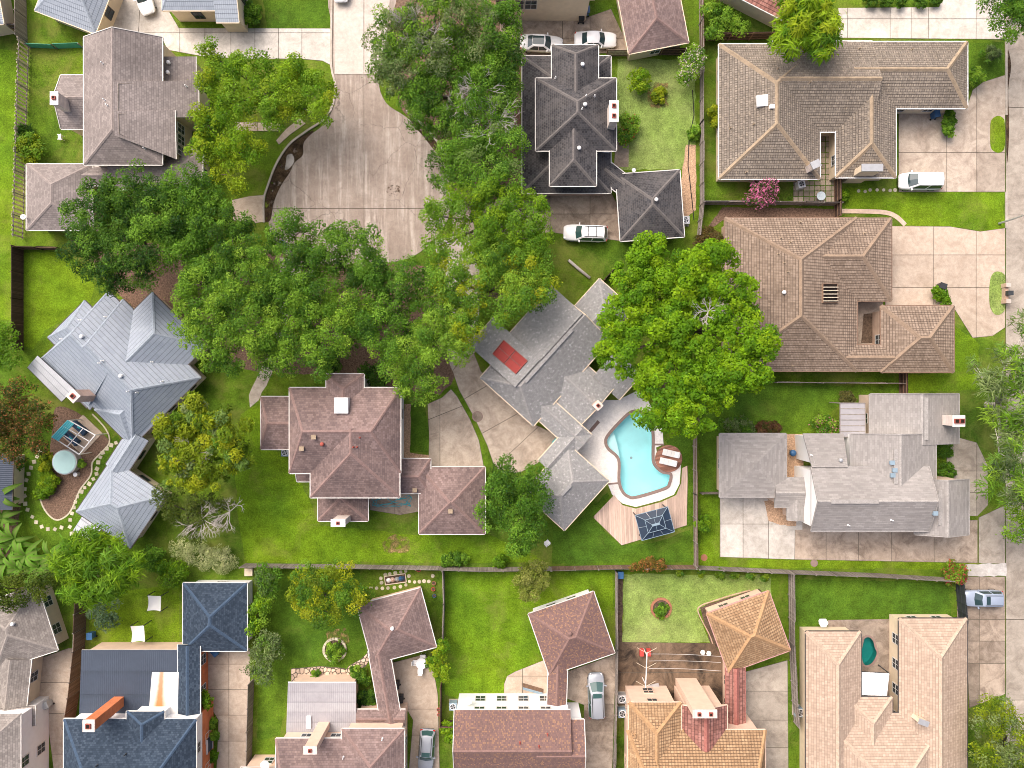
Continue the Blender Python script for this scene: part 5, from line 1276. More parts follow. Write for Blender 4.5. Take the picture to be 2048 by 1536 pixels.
# shrubs, hedges, flowering bushes
shrub('round lime bush on the light green back lawn', 1280,163,22,1.9, LIME+[OAKB[2]], 50)
shrub('yellowish low shrub in worn soil on the back lawn', 1320,192,14,1.0, YEL[1:]+[OAKB[1]], 51)
shrub('spreading green shrub against the charcoal roofed house wall', 1252,262,20,1.6, OAKB, 52, extra=[(1258,245,14),(1246,280,15)], tips=((.35,.08,.04),.04))
shrub('white blossomed crape myrtle in the fence corner', 1382,132,24,3.2, OAKB, 53, name='flowering_shrub', tips=((.62,.52,.52),.2), extra=[(1388,115,18),(1372,148,16)])
shrub('pink blossomed crape myrtle beside the paver courtyard', 1524,382,28,3.0, [(.05,.08,.02),(.08,.12,.03)], 54, name='flowering_shrub', tips=((.55,.18,.33),.6), extra=[(1536,372,16),(1512,395,16)])
shrub('pink flowered bush by the glass patio cover', 1650,852,24,1.8, OAKB, 55, name='flowering_shrub', tips=((.55,.2,.28),.14), extra=[(1670,862,12)])
shrub('red and white flowered bush beside the black gate', 1906,1146,20,1.8, YEL[:2]+OAKB[1:], 56, name='flowering_shrub', tips=((.45,.06,.07),.25), extra=[(1920,1150,12)])
shrub('small green shrub by the fence of the light lawn', 1386,268,13,1.0, OAKB, 57)
shrub('golden shrub along the brown tiled house fence', 1428,222,12,1.4, YEL[1:], 58, extra=[(1432,245,9)])
shrub('yellow tinged bush beside the pale board fence', 62,298,26,2.0, YEL[1:3]+OAKB[1:3], 59, extra=[(45,300,14),(80,300,14)])
shrub('spiky dark sago plant above the yellow bush', 52,272,15,1.2, OAKD, 60, name='sago_plant', aspect=.08, leaf=1.0, per=40, droop=.1, cat='plant')
shrub('clipped box hedge beside the brown tiled garage door', 1897,232,11,1.3, OAKB[:3], 61, name='hedge', extra=[(1896,246,11),(1897,260,10)], cat='hedge')
shrub('clipped hedge beside the peach drive', 1880,590,13,1.1, LIME[:2]+OAKB[1:2], 62, name='hedge', extra=[(1888,603,10),(1870,582,9)], cat='hedge')
shrub('drooping shrub at the corner of the brown tiled house', 1952,152,15,1.8, OAKB, 63, aspect=.2, leaf=.5)
shrub('weeping shrub with bare stems on the corner lawn', 1978,112,16,1.4, GREYG[:2]+OAKB[1:2], 64, aspect=.15, leaf=.5, gap=.3)
shrub('small round shrub by the tiled house gate', 1688,392,11,1.0, LIME, 65)
shrub('variegated cream hedge above the back fence', 450,1118,24,1.6, [(.34,.40,.18),(.46,.50,.26),(.58,.60,.36)], 66, name='hedge', extra=[(420,1115,22),(390,1105,20),(365,1095,18)], cat='hedge', aspect=.25)
shrub('dark green bush beside the slate roofed garage', 312,1120,24,2.2, OAK[1:], 67, extra=[(300,1108,16)])
shrub('glossy bright green bush below the cream hedge', 345,1150,26,2.0, LIME[:3]+OAKB[1:2], 68, extra=[(325,1140,18),(365,1140,18)])
shrub('silvery green bush near the tall dark fence', 208,1228,30,2.6, [(.08,.14,.07),(.12,.19,.10),(.17,.24,.14)], 69, rc=.6)
shrub('grey green bush beside the navy shingled garage', 540,1152,28,3.2, OAK[1:3]+GREYG[:1], 70, extra=[(528,1175,20)])
shrub('vivid green bush overhanging the navy shingled garage', 518,1228,24,3.2, LIME[:3]+OAKB[2:], 71, extra=[(530,1205,18),(505,1250,14)])
shrub('large olive grey bush beside the peach drive', 532,1310,32,3.4, GREYG[:3]+[OAKB[1]], 72, extra=[(520,1340,22),(540,1280,22)], rc=.6)
shrub('tall lime bush between patio table and bright lawn', 880,1298,18,3.0, LIME+[YEL[3]], 73, extra=[(872,1325,18),(884,1345,14)])
shrub('climbing bush on the orange brick wall', 412,1400,16,2.4, LIME[:3], 74)
shrub('lower climber on the orange brick wall', 424,1448,9,1.2, OAKB, 75, extra=[(428,1470,8)])
shrub('climber beneath the bay window on the orange brick wall', 426,1510,9,1.0, LIME[:2], 76)
shrub('leafy planting inside the stone ringed bed', 672,1298,17,.9, OAKB+LIME[1:2], 77, extra=[(668,1312,11)])
shrub('leafy planting inside the terracotta ring', 1322,1222,13,.8, OAKB[:3]+[OAKD[0]], 78)
shrub('small round shrub beyond the east pool fence', 1405,1046,15,1.5, LIME[:3], 79)
shrub('wide shrub at the north wall of the greige garage', 1470,850,18,1.4, GREYG[:2]+OAKB[:2], 80, extra=[(1490,852,16),(1450,850,12)])
shrub('reddish clipped hedge by the greige garage', 1545,858,14,1.0, [(.12,.06,.03),(.16,.09,.04),(.08,.09,.02)], 81, name='hedge', extra=[(1525,856,14)], cat='hedge')
shrub('brown green clipped box hedge by the glass patio cover', 1698,795,12,1.2, [(.10,.11,.03),(.14,.13,.04)], 82, name='hedge', extra=[(1688,796,9)], cat='hedge')
shrub('clipped shrub beside the grey front walk', 1893,944,16,1.0, OAKB[:2]+LIME[:1], 83, extra=[(1885,940,12)])
shrub('darker clipped shrub by the front walk notch', 1890,900,13,.9, OAK[1:3], 84, extra=[(1878,898,10)])
shrub('yellow shrub beside the round tub', 98,918,13,1.0, YEL[1:], 85, extra=[(92,935,9)])
shrub('lime shrub in the kidney shaped bed', 95,975,18,1.0, LIME+[OAKB[1]], 86, extra=[(82,985,12),(105,960,12)])
shrub('small palm sprout above the lime shrub', 94,950,9,.8, LIME, 87, name='sago_plant', aspect=.12, leaf=.6, per=40, cat='plant')
shrub('green bush between tub and pergola steps', 165,927,8,.9, OAKB, 88)
shrub('dark bush beside the mulch strip at the left', 30,930,14,1.4, OAKD+OAK[2:3], 89, extra=[(25,915,12)])
shrub('bushy planting by the grey flat roof patio', 715,1345,15,1.1, OAKB, 90, extra=[(728,1358,11)])
shrub('dark courtyard shrubs beside the grey flat roof', 735,1395,15,1.0, OAKD+OAK[2:3], 91, extra=[(722,1392,11),(748,1398,10)])
shrub('green shrub on the variegated house driveway strip', 898,1455,14,1.6, LIME[:3], 92, extra=[(900,1472,11)])
shrub('olive shrub on the flagstone patio', 632,1352,10,.8, OAKB, 93)
shrub('leafy creeper on the fence below the variegated garage', 1300,1128,12,1.9, [(.12,.12,.02),(.20,.13,.03),(.09,.12,.02)], 94, name='creeper', extra=[(1280,1130,9),(1320,1128,10),(1265,1132,8)], tips=((.38,.16,.05),.2))
shrub('yellow green creeper along the pale lawn fence', 1440,1148,8,1.4, YEL[:2]+OAKB[:2], 95, name='creeper', extra=[(1400,1146,7),(1470,1150,7),(1500,1152,7),(1360,1146,7),(1530,1154,7)])
shrub('dark shrub beside the white porch of the maroon house', 740,745,22,2.2, OAKD, 96, extra=[(755,760,16)])
shrub('low shrub left of the maroon house porch', 660,738,20,1.6, OAKD+OAK[2:3], 97)
shrub('shrubs along the top fence above the brown tiled house', 1450,45,26,2.2, OAKB+LIME[:1], 98, extra=[(1420,30,20),(1480,60,18),(1425,65,16)])
shrub('leaf strip hedge along the top drive', 1740,2,12,1.0, YEL[:1]+OAKB[:2], 99, name='hedge', extra=[(1770,4,10),(1800,5,10),(1840,4,10),(1870,0,10)], cat='hedge')
shrub('russet shrub above the red brown tiled house', 1420,478,20,1.6, [(.09,.07,.02),(.14,.10,.03),(.07,.10,.02)], 100, extra=[(1405,485,14),(1435,485,12)])
shrub('shrub on the fence line behind the maroon house', 895,1117,14,1.0, OAKB[:3], 101, extra=[(915,1120,11),(930,1118,8)])
shrub('small shrub by the fence near the dark round tree', 1000,1122,12,1.0, LIME[:2]+OAKB[:1], 102)
shrub('shrub in the top left drive corner', 502,40,16,1.4, OAKB[:3], 103, extra=[(498,20,14),(512,25,10)])
# banana plants
def banana(label, x, y, h, seed, n=9):
    r = random.Random(seed); t = thing('banana_plant', label, 'plant', P(x, y), 'banana plants along the left edge'); b = P(x, y)
    MB().tube([b, b+Vector((0,0,h*.6))], [.11,.07], 7).build('stem', MAT['tarp_green'] if False else MAT['cap_tan'], t)
    rng = np.random.default_rng(seed)
    for i in range(n):
        a = i*2.4+r.uniform(-.3,.3); d = Vector((math.cos(a), math.sin(a), 0)); s = Vector((-d.y, d.x, 0)); L = r.uniform(1.7,2.6); W = r.uniform(.26,.36)
        vs = []; seg = 6; c0 = b+Vector((0,0,h*.58)); up = r.uniform(.5,1.0)
        for k in range(seg+1):
            f = k/seg; p = c0+d*L*f+Vector((0,0,up*math.sin(f*2.6)*L*.45-.25*f*f*L)); w = W*math.sin(math.pi*min(.98,.08+f*.92))**.6
            vs += [p-s*w+Vector((0,0,.06)), p, p+s*w+Vector((0,0,.06))]
        V = np.array([tuple(v) for v in vs]); q = []
        for k in range(seg):
            for e in (0,1): q.append([k*3+e, k*3+e+1, (k+1)*3+e+1, (k+1)*3+e])
        base = np.array([.10,.24,.02])*r.uniform(.7,1.5)
        C = np.repeat(base[None], len(V), 0); C[1::3] = [.16,.24,.05]
        np_mesh('leaf', V, np.array(q), C, MAT['leaf'], t)
for i, (x,y,lab) in enumerate([(25,985,'banana plant topmost of the clump at the left edge'),(20,1030,'banana plant second from the top at the left edge'),(8,1075,'banana plant nearest the left picture edge'),(45,1075,'banana plant beside the stepping stone ring'),(30,1115,'banana plant low in the left clump'),(70,1105,'banana plant right of the left clump'),(100,1125,'banana plant in front of the feathery tree'),(0,1120,'banana plant cut by the left picture edge'),(55,1130,'lowest banana plant of the left clump'),(5,1010,'banana plant half outside the frame above the others'),(120,1105,'rightmost banana plant beside the feathery tree'),(85,1135,'banana plant below the stepping stone ring')]):
    banana(lab, x, y, random.Random(i).uniform(2.0,3.0), 200+i)
# ---------------------------------------------------------------- cars
def car(label, px, py, heading, L=4.8, Wd=1.84, H=1.46, paint='car_white', kind='sedan', glass='car_glass', rails=False, roofglass=None, bars=False):
    """heading in degrees of the nose, 0 = to the right of the photo"""
    b = P(px, py, .8); b.z = 0.04
    t = thing('parked_car', label, 'car', b, 'parked cars')
    a = R(heading); fx = Vector((math.cos(a), math.sin(a), 0)); fy = Vector((-math.sin(a), math.cos(a), 0)); Z = Vector((0,0,1))
    W = lambda x, y, z: b + fx*x + fy*y + Z*z
    h = L/2; w = Wd/2
    belt = .98 if kind != 'sedan' else .90; hood = .80 if kind == 'sedan' else .92
    if kind == 'sedan': cab = dict(wb=.20*L, wt=.07*L, rt=-.20*L, rb=-.33*L); rear = .95
    elif kind == 'van': cab = dict(wb=.30*L, wt=.14*L, rt=-.43*L, rb=-.475*L); rear = .98
    else: cab = dict(wb=.21*L, wt=.09*L, rt=-.40*L, rb=-.47*L); rear = .98
    # lower body: rounded sections along the length
    st = [(-h,.70,.62,.74),(-h+.06,.84,.50,rear-.10),(-h+.25,.94,.34,rear),(-h*.6,1.0,.26,rear+.02),(-h*.2,1.0,.24,belt),(h*.2,1.0,.24,belt),(h*.45,.99,.25,belt-.02 if kind!='sedan' else belt-.02),(h*.62,.97,.27,hood+.04),(h*.82,.92,.32,hood-.04),(h-.14,.80,.38,hood-.14),(h-.02,.62,.46,.60)]
    vs = []; fs = []; n = 11
    for x, k, zb, zt in st:
        ww = w*k
        prof = [(-.80,zb),(-.97,zb+.12),(-1.0,(zb+zt)/2),(-.97,zt-.10),(-.86,zt-.015),(0,zt+.035),(.86,zt-.015),(.97,zt-.10),(1.0,(zb+zt)/2),(.97,zb+.12),(.80,zb)]
        vs += [W(x, ww*p, z) for p, z in prof]
    for i in range(len(st)-1):
        for k in range(n-1): fs.append([i*n+k,(i+1)*n+k,(i+1)*n+k+1,i*n+k+1])
        fs.append([i*n+n-1,(i+1)*n+n-1,(i+1)*n,i*n])
    fs += [list(range(n)), [len(vs)-n+k for k in range(n)][::-1]]
    body = obj('body', vs, fs, MAT[paint], t, smooth=True)
    # glasshouse
    zb, zt = belt-.02, H
    def ring(x0, x1, ww, z, bulge):
        return [W(x1+bulge*0, -ww*.86, z), W(x1+bulge, 0, z), W(x1, ww*.86, z), W(x1-.12, ww, z), W((x0+x1)/2, ww*1.02, z), W(x0+.12, ww, z), W(x0, ww*.86, z), W(x0-bulge*.7, 0, z), W(x0, -ww*.86, z), W(x0+.12, -ww, z), W((x0+x1)/2, -ww*1.02, z), W(x1-.12, -ww, z)]
    lo = ring(cab['rb'], cab['wb'], w*.93, zb, .12); hi = ring(cab['rt'], cab['wt'], w*.74, zt-.05, .09)
    g = obj('pillars', lo+hi, [[k,(k+1)%12,12+(k+1)%12,12+k] for k in range(12)], MAT[paint], t, smooth=False)
    top = ring(cab['rt']+.1, cab['wt']-.1, w*.66, zt, .07); mid = W((cab['rt']+cab['wt'])/2, 0, zt+.03)
    ro = obj('roof', hi+top+[mid], [[k,(k+1)%12,12+(k+1)%12,12+k] for k in range(12)]+[[12+k,12+(k+1)%12,24] for k in range(12)], MAT[paint], t, smooth=True)
    def pane(name, ids, ins=.06, off=.012):
        q = [lo[i] for i in ids]+[hi[i] for i in ids[::-1]]; c = sum(q, Vector())/len(q)
        nn = (q[1]-q[0]).cross(q[-1]-q[0]).normalized()
        if nn.dot(c-W(0,0,1.0)) < 0: nn = -nn
        q = [p.lerp(c, ins*1.0)+nn*off for p in q]; m = len(ids)
        f = [[k,k+1,2*m-2-k,2*m-1-k] for k in range(m-1)]
        return obj(name, q, f, MAT[glass], t)
    pane('windscreen', [0,1,2], .05, .02); pane('rear_window', [6,7,8], .08, .02)
    for ids in ([3,4],[4,5],[9,10],[10,11]): pane('side_window', ids, .10, .02)
    # wheels, lamps, mirrors
    for sx in (h*.60, -h*.58):
        for sy in (-1, 1):
            c = W(sx, sy*(w-.13), .32); m = MB(); vs = []; k = 16
            for e, r in ((-.1,.30),(-.1,.33),(.1,.33),(.1,.30)):
                vs += [c+fy*e+(fx*math.cos(2*math.pi*i/k)+Z*math.sin(2*math.pi*i/k))*r for i in range(k)]
            ff = [[j*k+i,j*k+(i+1)%k,(j+1)*k+(i+1)%k,(j+1)*k+i] for j in range(3) for i in range(k)]
            wh = obj('wheel', vs, ff, MAT['tyre'], t, smooth=True)
            rv = [c+fy*sy*.105+(fx*math.cos(2*math.pi*i/k)+Z*math.sin(2*math.pi*i/k))*.24 for i in range(k)]+[c+fy*sy*.08]
            obj('rim', rv, [[i,(i+1)%k,k] for i in range(k)], MAT['rim'], wh)
    for sy in (-1, 1):
        MB().bar(W(h-.30, sy*w*.60, hood-.17), W(h-.13, sy*w*.50, hood-.24), .3, .12).build('headlight', MAT['lamp_clear'], t)
        MB().bar(W(-h+.10, sy*w*.62, rear-.18), W(-h+.16, sy*w*.90, rear-.16), .14, .2).build('tail_light', MAT['lamp_red'], t)
        MB().bar(W(cab['wb']-.30, sy*w*.9, belt+.05), W(cab['wb']-.34, sy*(w+.16), belt+.10), .12, .14).build('mirror', MAT[paint], t)
        if rails: MB().bar(W(cab['rt']+.15, sy*w*.60, zt+.05), W(cab['wt']-.25, sy*w*.60, zt+.05), .05, .05).build('roof_rail', MAT['car_trim'], t)
    if bars:
        for x in (.55*cab['rt'], .1*cab['rt']): MB().bar(W(x,-w*.62,zt+.09), W(x,w*.62,zt+.09), .05, .04).build('roof_bar', MAT['car_trim'], t)
    if roofglass:
        x0, x1 = roofglass; f = .5*w
        MB().add([W(x0,-f,zt+.035),W(x1,-f,zt+.035),W(x1,f,zt+.035),W(x0,f,zt+.035),W(x0,0,zt+.045),W(x1,0,zt+.045)],[[0,1,5,4],[4,5,2,3]]).build('sunroof', MAT[glass], t)
    MB().bar(W(h-.06,-w*.35,.55), W(h-.06,w*.35,.55), .06, .16).build('grille', MAT['car_trim'], t)
    return t
car('white sedan with long glass roof at the top by the cream wall', 1083,86,-3, 4.85,1.86,1.45,'car_white','sedan',roofglass=(-1.0,.25))
car('plain white sedan at the top beside the maroon garage', 1191,79,0, 4.8,1.82,1.44,'car_white','sedan')
car('white van with roof bars on the drive below the charcoal house', 1171,466,178, 5.0,1.9,1.70,'car_white','suv',glass='car_glass_green',rails=True,bars=True)
car('white van in the forecourt of the brown tiled house', 1841,362,180, 4.9,1.95,1.72,'car_white','van')
car('silver van on the drive below the variegated roofed garage', 1193,1391,92, 5.15,1.96,1.72,'car_silver','van',glass='car_glass_green',rails=True,roofglass=(.1,.6))
car('pale silver estate car cut by the bottom edge', 853,1500,-94, 4.8,1.85,1.55,'car_silver','suv',rails=True,roofglass=(-.1,.4),glass='car_glass_green')
car('blue grey hatchback on the right beside the black gate', 1965,1197,180, 4.6,1.85,1.6,'car_blue','suv',rails=True,roofglass=(-.35,.1))
car('white car cut by the top edge on the pale drive', 283,-12,-70, 4.7,1.82,1.46,'car_white','sedan')
car('white car nose at the top edge of the street', 680,-38,-88, 4.7,1.82,1.46,'car_white','sedan')

# ---------------------------------------------------------------- pool-side things
def lounger(label, px, py, ang):
    b = P(px, py, .3); b.z = .15; t = thing('sun_lounger', label, 'lounger', b, 'white loungers on the round deck')
    a = R(ang); u = Vector((math.cos(a), math.sin(a), 0)); v = Vector((-u.y, u.x, 0)); Z = Vector((0,0,1))
    m = MB()
    for s in (-1,1): m.bar(b+v*s*.33-u*.95+Z*.26, b+v*s*.33+u*.95+Z*.26, .05, .06)
    m.bar(b-u*.95-v*.33+Z*.26, b-u*.95+v*.33+Z*.26, .05, .06); m.build('frame', MAT['metal_white'], t)
    for x in (-.85,.85):
        for s in (-1,1): MB().bar(b+u*x+v*s*.31, b+u*x+v*s*.31+Z*.25, .05, .05).build('leg', MAT['metal_white'], t)
    MB().bar(b-u*.95+Z*.31, b+u*.35+Z*.31, .62, .07).build('seat', MAT['cloth_white'], t)
    MB().bar(b+u*.37+Z*.33, b+u*.92+Z*.58, .62, .07).build('backrest', MAT['metal_white'], t)
    MB().bar(b+u*.76+Z*.57, b+u*.93+Z*.64, .5, .08).build('pillow', MAT['metal_grey'], t)
    for x in (-.5, 0): MB().bar(b+u*x-v*.31+Z*.352, b+u*x+v*.31+Z*.352, .02, .01).build('strap', MAT['metal_grey'], t)
lounger('white sun lounger farther from the boarded deck', 1342,907,-13); lounger('white sun lounger nearer to the boarded deck', 1336,924,-13)
# gazebo with two-tier dark roof
gz = thing('gazebo', 'dark glass panelled gazebo on the boarded pool deck', 'gazebo', P(1310,1052)); GC = P(1310.5,1048,2.6)
ga = R(15); gu = Vector((math.cos(ga), math.sin(ga), 0)); gv = Vector((-gu.y, gu.x, 0)); Z = Vector((0,0,1))
def gp_(x, y, z): return Vector((GC.x,GC.y,0))+gu*x+gv*y+Z*z
gx, gy = 1.88, 1.45
for sx in (-1,1):
    for sy in (-1,1): MB().box(gp_(sx*(gx-.15),sy*(gy-.15),.1), .1, .1, 2.25, ga).build('post', MAT['metal_dark'], gz)
def tier(x0,y0,z0,x1,y1,z1, nx, ny):
    C0 = [(-x0,-y0),(x0,-y0),(x0,y0),(-x0,y0)]; C1 = [(-x1,-y1),(x1,-y1),(x1,y1),(-x1,y1)]
    for i in range(4):
        a, b = gp_(*C0[i],z0), gp_(*C0[(i+1)%4],z0); c, d = gp_(*C1[(i+1)%4],z1), gp_(*C1[i],z1)
        n = nx if i%2 == 0 else ny
        for k in range(n):
            f0, f1 = k/n+.01, (k+1)/n-.01
            q = [a.lerp(b,f0),a.lerp(b,f1),d.lerp(c,f1),d.lerp(c,f0)]
            obj('roof_panel', q+[p-Z*.03 for p in q], [[0,1,2,3],[7,6,5,4],[0,4,5,1],[1,5,6,2],[2,6,7,3],[3,7,4,0]], MAT['dark_panel'], gz)
            if k: MB().bar(a.lerp(b,k/n)+Z*.02, d.lerp(c,k/n)+Z*.02, .03, .04).build('rafter', MAT['ac_blue'], gz)
        MB().bar(a+Z*.02, d+Z*.02, .045, .05).build('hip_bar', MAT['ac_blue'], gz)
        MB().bar(a, b, .05, .07).build('eave_bar', MAT['ac_blue'], gz)
        MB().bar(d+Z*.03, c+Z*.03, .035, .05).build('eave_bar', MAT['ac_blue'], gz)
tier(gx,gy,2.35,.85,.62,2.62,3,2); tier(1.02,.74,2.72,.42,.1,2.86,2,1)
MB().bar(gp_(-.45,0,2.9), gp_(.45,0,2.9), .25, .05).build('ridge_cap', MAT['ac_blue'], gz)
# pergola with turquoise canopy and seats
pg = thing('pergola', 'white pergola with folded turquoise canopy on a concrete pad', 'pergola', P(155,880))
def pp(x, y, z=0): return P(80+x/5.296, 820+y/5.296, z)
o = obj('pad', [Vector((p.x,p.y,z)) for z in (.0,.09) for p in (pp(460,50),pp(665,245),pp(450,470),pp(225,270))], [[3,2,1,0],[4,5,6,7],[0,1,5,4],[1,2,6,5],[2,3,7,6],[3,0,4,7]], MAT['drive_peach'], pg)
h = 2.3; c4 = [pp(310,110,h),pp(140,290,h),pp(415,470,h),pp(585,265,h)]
for p in c4: MB().box((p.x,p.y,.05), .1, .1, h-.05).build('post', MAT['metal_white'], pg)
for i in range(4): MB().bar(c4[i], c4[(i+1)%4], .09, .12).build('beam', MAT['metal_white'], pg)
for f in (.33,.66): MB().bar(c4[0].lerp(c4[1],f)+Vector((0,0,.1)), c4[3].lerp(c4[2],f)+Vector((0,0,.1)), .07, .09).build('rafter', MAT['metal_white'], pg)
MB().bar(c4[0].lerp(c4[3],.55)+Vector((0,0,.1)), c4[1].lerp(c4[2],.55)+Vector((0,0,.1)), .07, .09).build('rafter', MAT['metal_white'], pg)
a0, a1 = c4[0].lerp(c4[3],.09), c4[1].lerp(c4[2],.09)
vs = []
for k in range(9):
    f = (k/8-.5)*.9; dz = .12 if k%2 else .02; d = (c4[3]-c4[0]).normalized()
    vs += [a0+d*f+Vector((0,0,.1+dz)), a1+d*f+Vector((0,0,.1+dz))]
obj('canopy', vs, [[2*k,2*k+1,2*k+3,2*k+2] for k in range(8)], MAT['cloth_teal'], pg)
def bench(label, x, y, ang, mat='navy', cush='plastic_teal'):
    b = pp(x, y, .3); b.z = .09; t = thing('garden_sofa', label, 'sofa', b, 'navy garden sofas under the pergola')
    m = R(ang); u = Vector((math.cos(m),math.sin(m),0)); v = Vector((-u.y,u.x,0))
    MB().box(b+Z*.15, 1.7, .75, .25, m).build('seat', MAT[mat], t); MB().box(b+v*.36+Z*.2, 1.7, .16, .6, m).build('backrest', MAT[mat], t)
    for s in (-1,1): MB().box(b+u*s*.85, .14, .75, .55, m).build('arm', MAT[mat], t)
    MB().box(b+v*.14+Z*.41, .42, .3, .16, m+.2).build('cushion', MAT[cush], t)
    for s in (-1,1):
        for q in (-1,1): MB().box(b+u*s*.75+v*q*.3, .07, .07, .16, m).build('leg', MAT['metal_dark'], t)
bench('navy garden sofa with teal cushion nearer the slate house', 425,190,-40); bench('navy garden sofa with teal cushion nearer the round tub', 340,300,-40)
tb = thing('plunge_pool', 'round above-ground tub with mint coloured cover', 'tub', P(130,925)); c = P(131,924,.9); c.z = 0
MB().lathe(c, [(1.36,0),(1.40,.1),(1.38,.5),(1.42,1.0),(1.40,1.1),(1.30,1.12)], 32).build('wall', MAT['metal_grey'], tb, smooth=False)
MB().lathe(c+Z*1.06, [(1.30,0),(1.31,.06),(1.2,.1),(.1,.13)], 32).build('cover', MAT['tub_mint'], tb, smooth=True)
MB().cyl(c+Vector((.9,-1.45,0)), .25, .6, 14).build('filter', MAT['metal_grey'], tb)
mh = thing('round_cover', 'round brown utility cover on the tan concrete court', 'utility cover', P(955,833)); c = P(955,833)
MB().cyl(c+Z*.0, .62, .055, 28).build('rim', MAT['coping'], mh); MB().cyl(c+Z*.05, .48, .02, 28).build('lid', MAT['drive_brown'], mh)

# ---------------------------------------------------------------- small yard things
def ac(label, px, py, s=.85, ang=0, mat='ac_blue'):
    b = P(px, py, .8); b.z = 0; t = thing('air_conditioner', label, 'air conditioner', b, 'outdoor air conditioner units')
    MB().box(b, s+.2, s+.2, .08, ang).build('base', MAT['drive_grey'], t)
    MB().box(b+Z*.07, s, s, .8, ang).build('case', MAT[mat], t)
    m = MB(); m.lathe(b+Z*.86, [(s*.43,0),(s*.43,.03),(s*.36,.03),(s*.36,.0)], 20); m.build('fan_ring', MAT['metal_white'], t)
    MB().cyl(b+Z*.865, s*.36, .006, 20).build('fan_opening', MAT['metal_dark'], t)
    f = MB()
    for k in range(4):
        a = k*math.pi/2+.4; d = Vector((math.cos(a),math.sin(a),0)); f.bar(b+Z*.88, b+d*s*.33+Z*.88, .16*s, .01)
    f.build('fan_blade', MAT['metal_grey'], t)
ac('blue grey air conditioner beside the maroon two-storey house', 570,905); ac('air conditioner by the dark fence of the variegated house', 906,1413)
ac('upper air conditioner left of the orange tiled house', 1244,1398,.95,0,'metal_grey'); ac('lower air conditioner left of the orange tiled house', 1245,1427,.95)
ac('air conditioner left of the tan tiled house', 1600,1425,1.0); ac('grey box unit behind the charcoal garage', 1371,440,.9,0,'metal_grey')
ac('white unit above the paver courtyard', 1603,368,.8,.2,'metal_white'); ac('white wall unit left of the red brown tiled house', 1438,487,.7,0,'metal_white'); ac('boxed unit behind the greige garage', 1577,1012,.75,0,'metal_white')
def wbin(label, px, py, mat='plastic_black', ang=0, s=1.):
    b = P(px, py, .9); b.z = .03; t = thing('wheeled_bin', label, 'bin', b, 'wheeled bins')
    m = MB(); a = R(ang); ca, sa = math.cos(a), math.sin(a); vs = []
    for z, k in ((.1,.82),(1.0,1.0)):
        for x, y in ((-.29,-.36),(.29,-.36),(.29,.36),(-.29,.36)): vs.append(b+Vector((x*k*ca-y*k*sa, x*k*sa+y*k*ca, z))*1.0)
    m.add(vs, [[3,2,1,0],[0,1,5,4],[1,2,6,5],[2,3,7,6],[3,0,4,7]]); m.build('body', MAT[mat], t)
    MB().box(b+Z*1.0, .64, .78, .07, a).build('lid', MAT[mat], t)
    MB().bar(b+Vector((-sa*.42*-1-.25*ca, ca*-.42-.25*sa, .98)), b+Vector((sa*.42+.25*ca, -ca*.42+.25*sa, .98)), .04, .04).build('handle', MAT['tyre'], t)
    for q in (-1,1): MB().cyl(b+Vector((q*.27*ca+.3*sa, q*.27*sa-.3*ca, .0)), .1, .12, 10).build('wheel', MAT['tyre'], t)
wbin('dark wheeled bin on the peach drive of the red brown house', 1885,572,'plastic_black',70); wbin('blue wheeled bin beside the brown tiled garage', 1873,228,'plastic_blue',10); wbin('blue wheeled bin by the tall dark fence', 180,1272,'plastic_blue'); wbin('blue wheeled bin below the navy shingled garage', 430,1305,'plastic_blue',40)
wbin('dark bin beside the cream wall at the top edge', 1163,34,'plastic_black'); wbin('blue bin beside the dark bin at the top edge', 1174,20,'plastic_blue'); wbin('dark bin along the maroon link wall', 793,1370,'plastic_black'); wbin('second dark bin lower on the maroon link wall', 801,1398,'plastic_black')
wbin('grey bin by the wall in the bottom left corner', 92,1410,'metal_grey',20); wbin('dark blue bin half hidden under the oak by the turning circle', 566,488,'plastic_blue',30); wbin('small blue bin at the fence corner of the pale lawn', 1241,1150,'plastic_blue',0); wbin('teal bin in the corner of the tan concrete court', 1112,885,'plastic_teal',45)
def chair(label, px, py, ang, mat='metal_white', z=.03, group=None):
    b = P(px, py, .4); b.z = z; t = thing('garden_chair', label, 'chair', b, group); a = R(ang); u = Vector((math.cos(a),math.sin(a),0)); v = Vector((-u.y,u.x,0))
    MB().box(b+Z*.40, .5, .5, .05, a).build('seat', MAT[mat], t)
    MB().bar(b-u*.25+Z*.45, b-u*.36+Z*.95, .5, .04, up=u).build('backrest', MAT[mat], t)
    for s in (-1,1):
        MB().bar(b-u*.25+v*s*.27+Z*.64, b+u*.22+v*s*.27+Z*.64, .06, .04).build('arm', MAT[mat], t)
        for q in (-1,1): MB().bar(b+u*q*.21+v*s*.22, b+u*q*.21+v*s*.22+Z*.41, .045, .045).build('leg', MAT[mat], t)
tt = thing('patio_table', 'round white patio table on the tan drive', 'table', P(842,1327)); b = P(843,1327,.7); b.z = .03
MB().lathe(b+Z*.70, [(.62,0),(.64,.02),(.62,.05),(.05,.05)], 24).build('table_top', MAT['metal_white'], tt)
for k in range(4):
    a = k*math.pi/2+.5; MB().bar(b+Vector((math.cos(a)*.42,math.sin(a)*.42,0)), b+Vector((math.cos(a)*.3,math.sin(a)*.3,.7)), .05, .05).build('leg', MAT['metal_white'], tt)
for lab, x, y, an in (('white patio chair left of the round patio table',831,1324,0),('white patio chair above the round patio table',846,1313,-90),('white patio chair right of the round patio table',856,1326,180),('white patio chair below the round patio table',841,1341,90)): chair(lab, x, y, an, group='white chairs round the patio table')
chair('lone white chair on the lawn by the taupe roofed house', 121,275,180, z=.01); chair('white chair by the dark round tree', 1095,1085,40, z=.01)
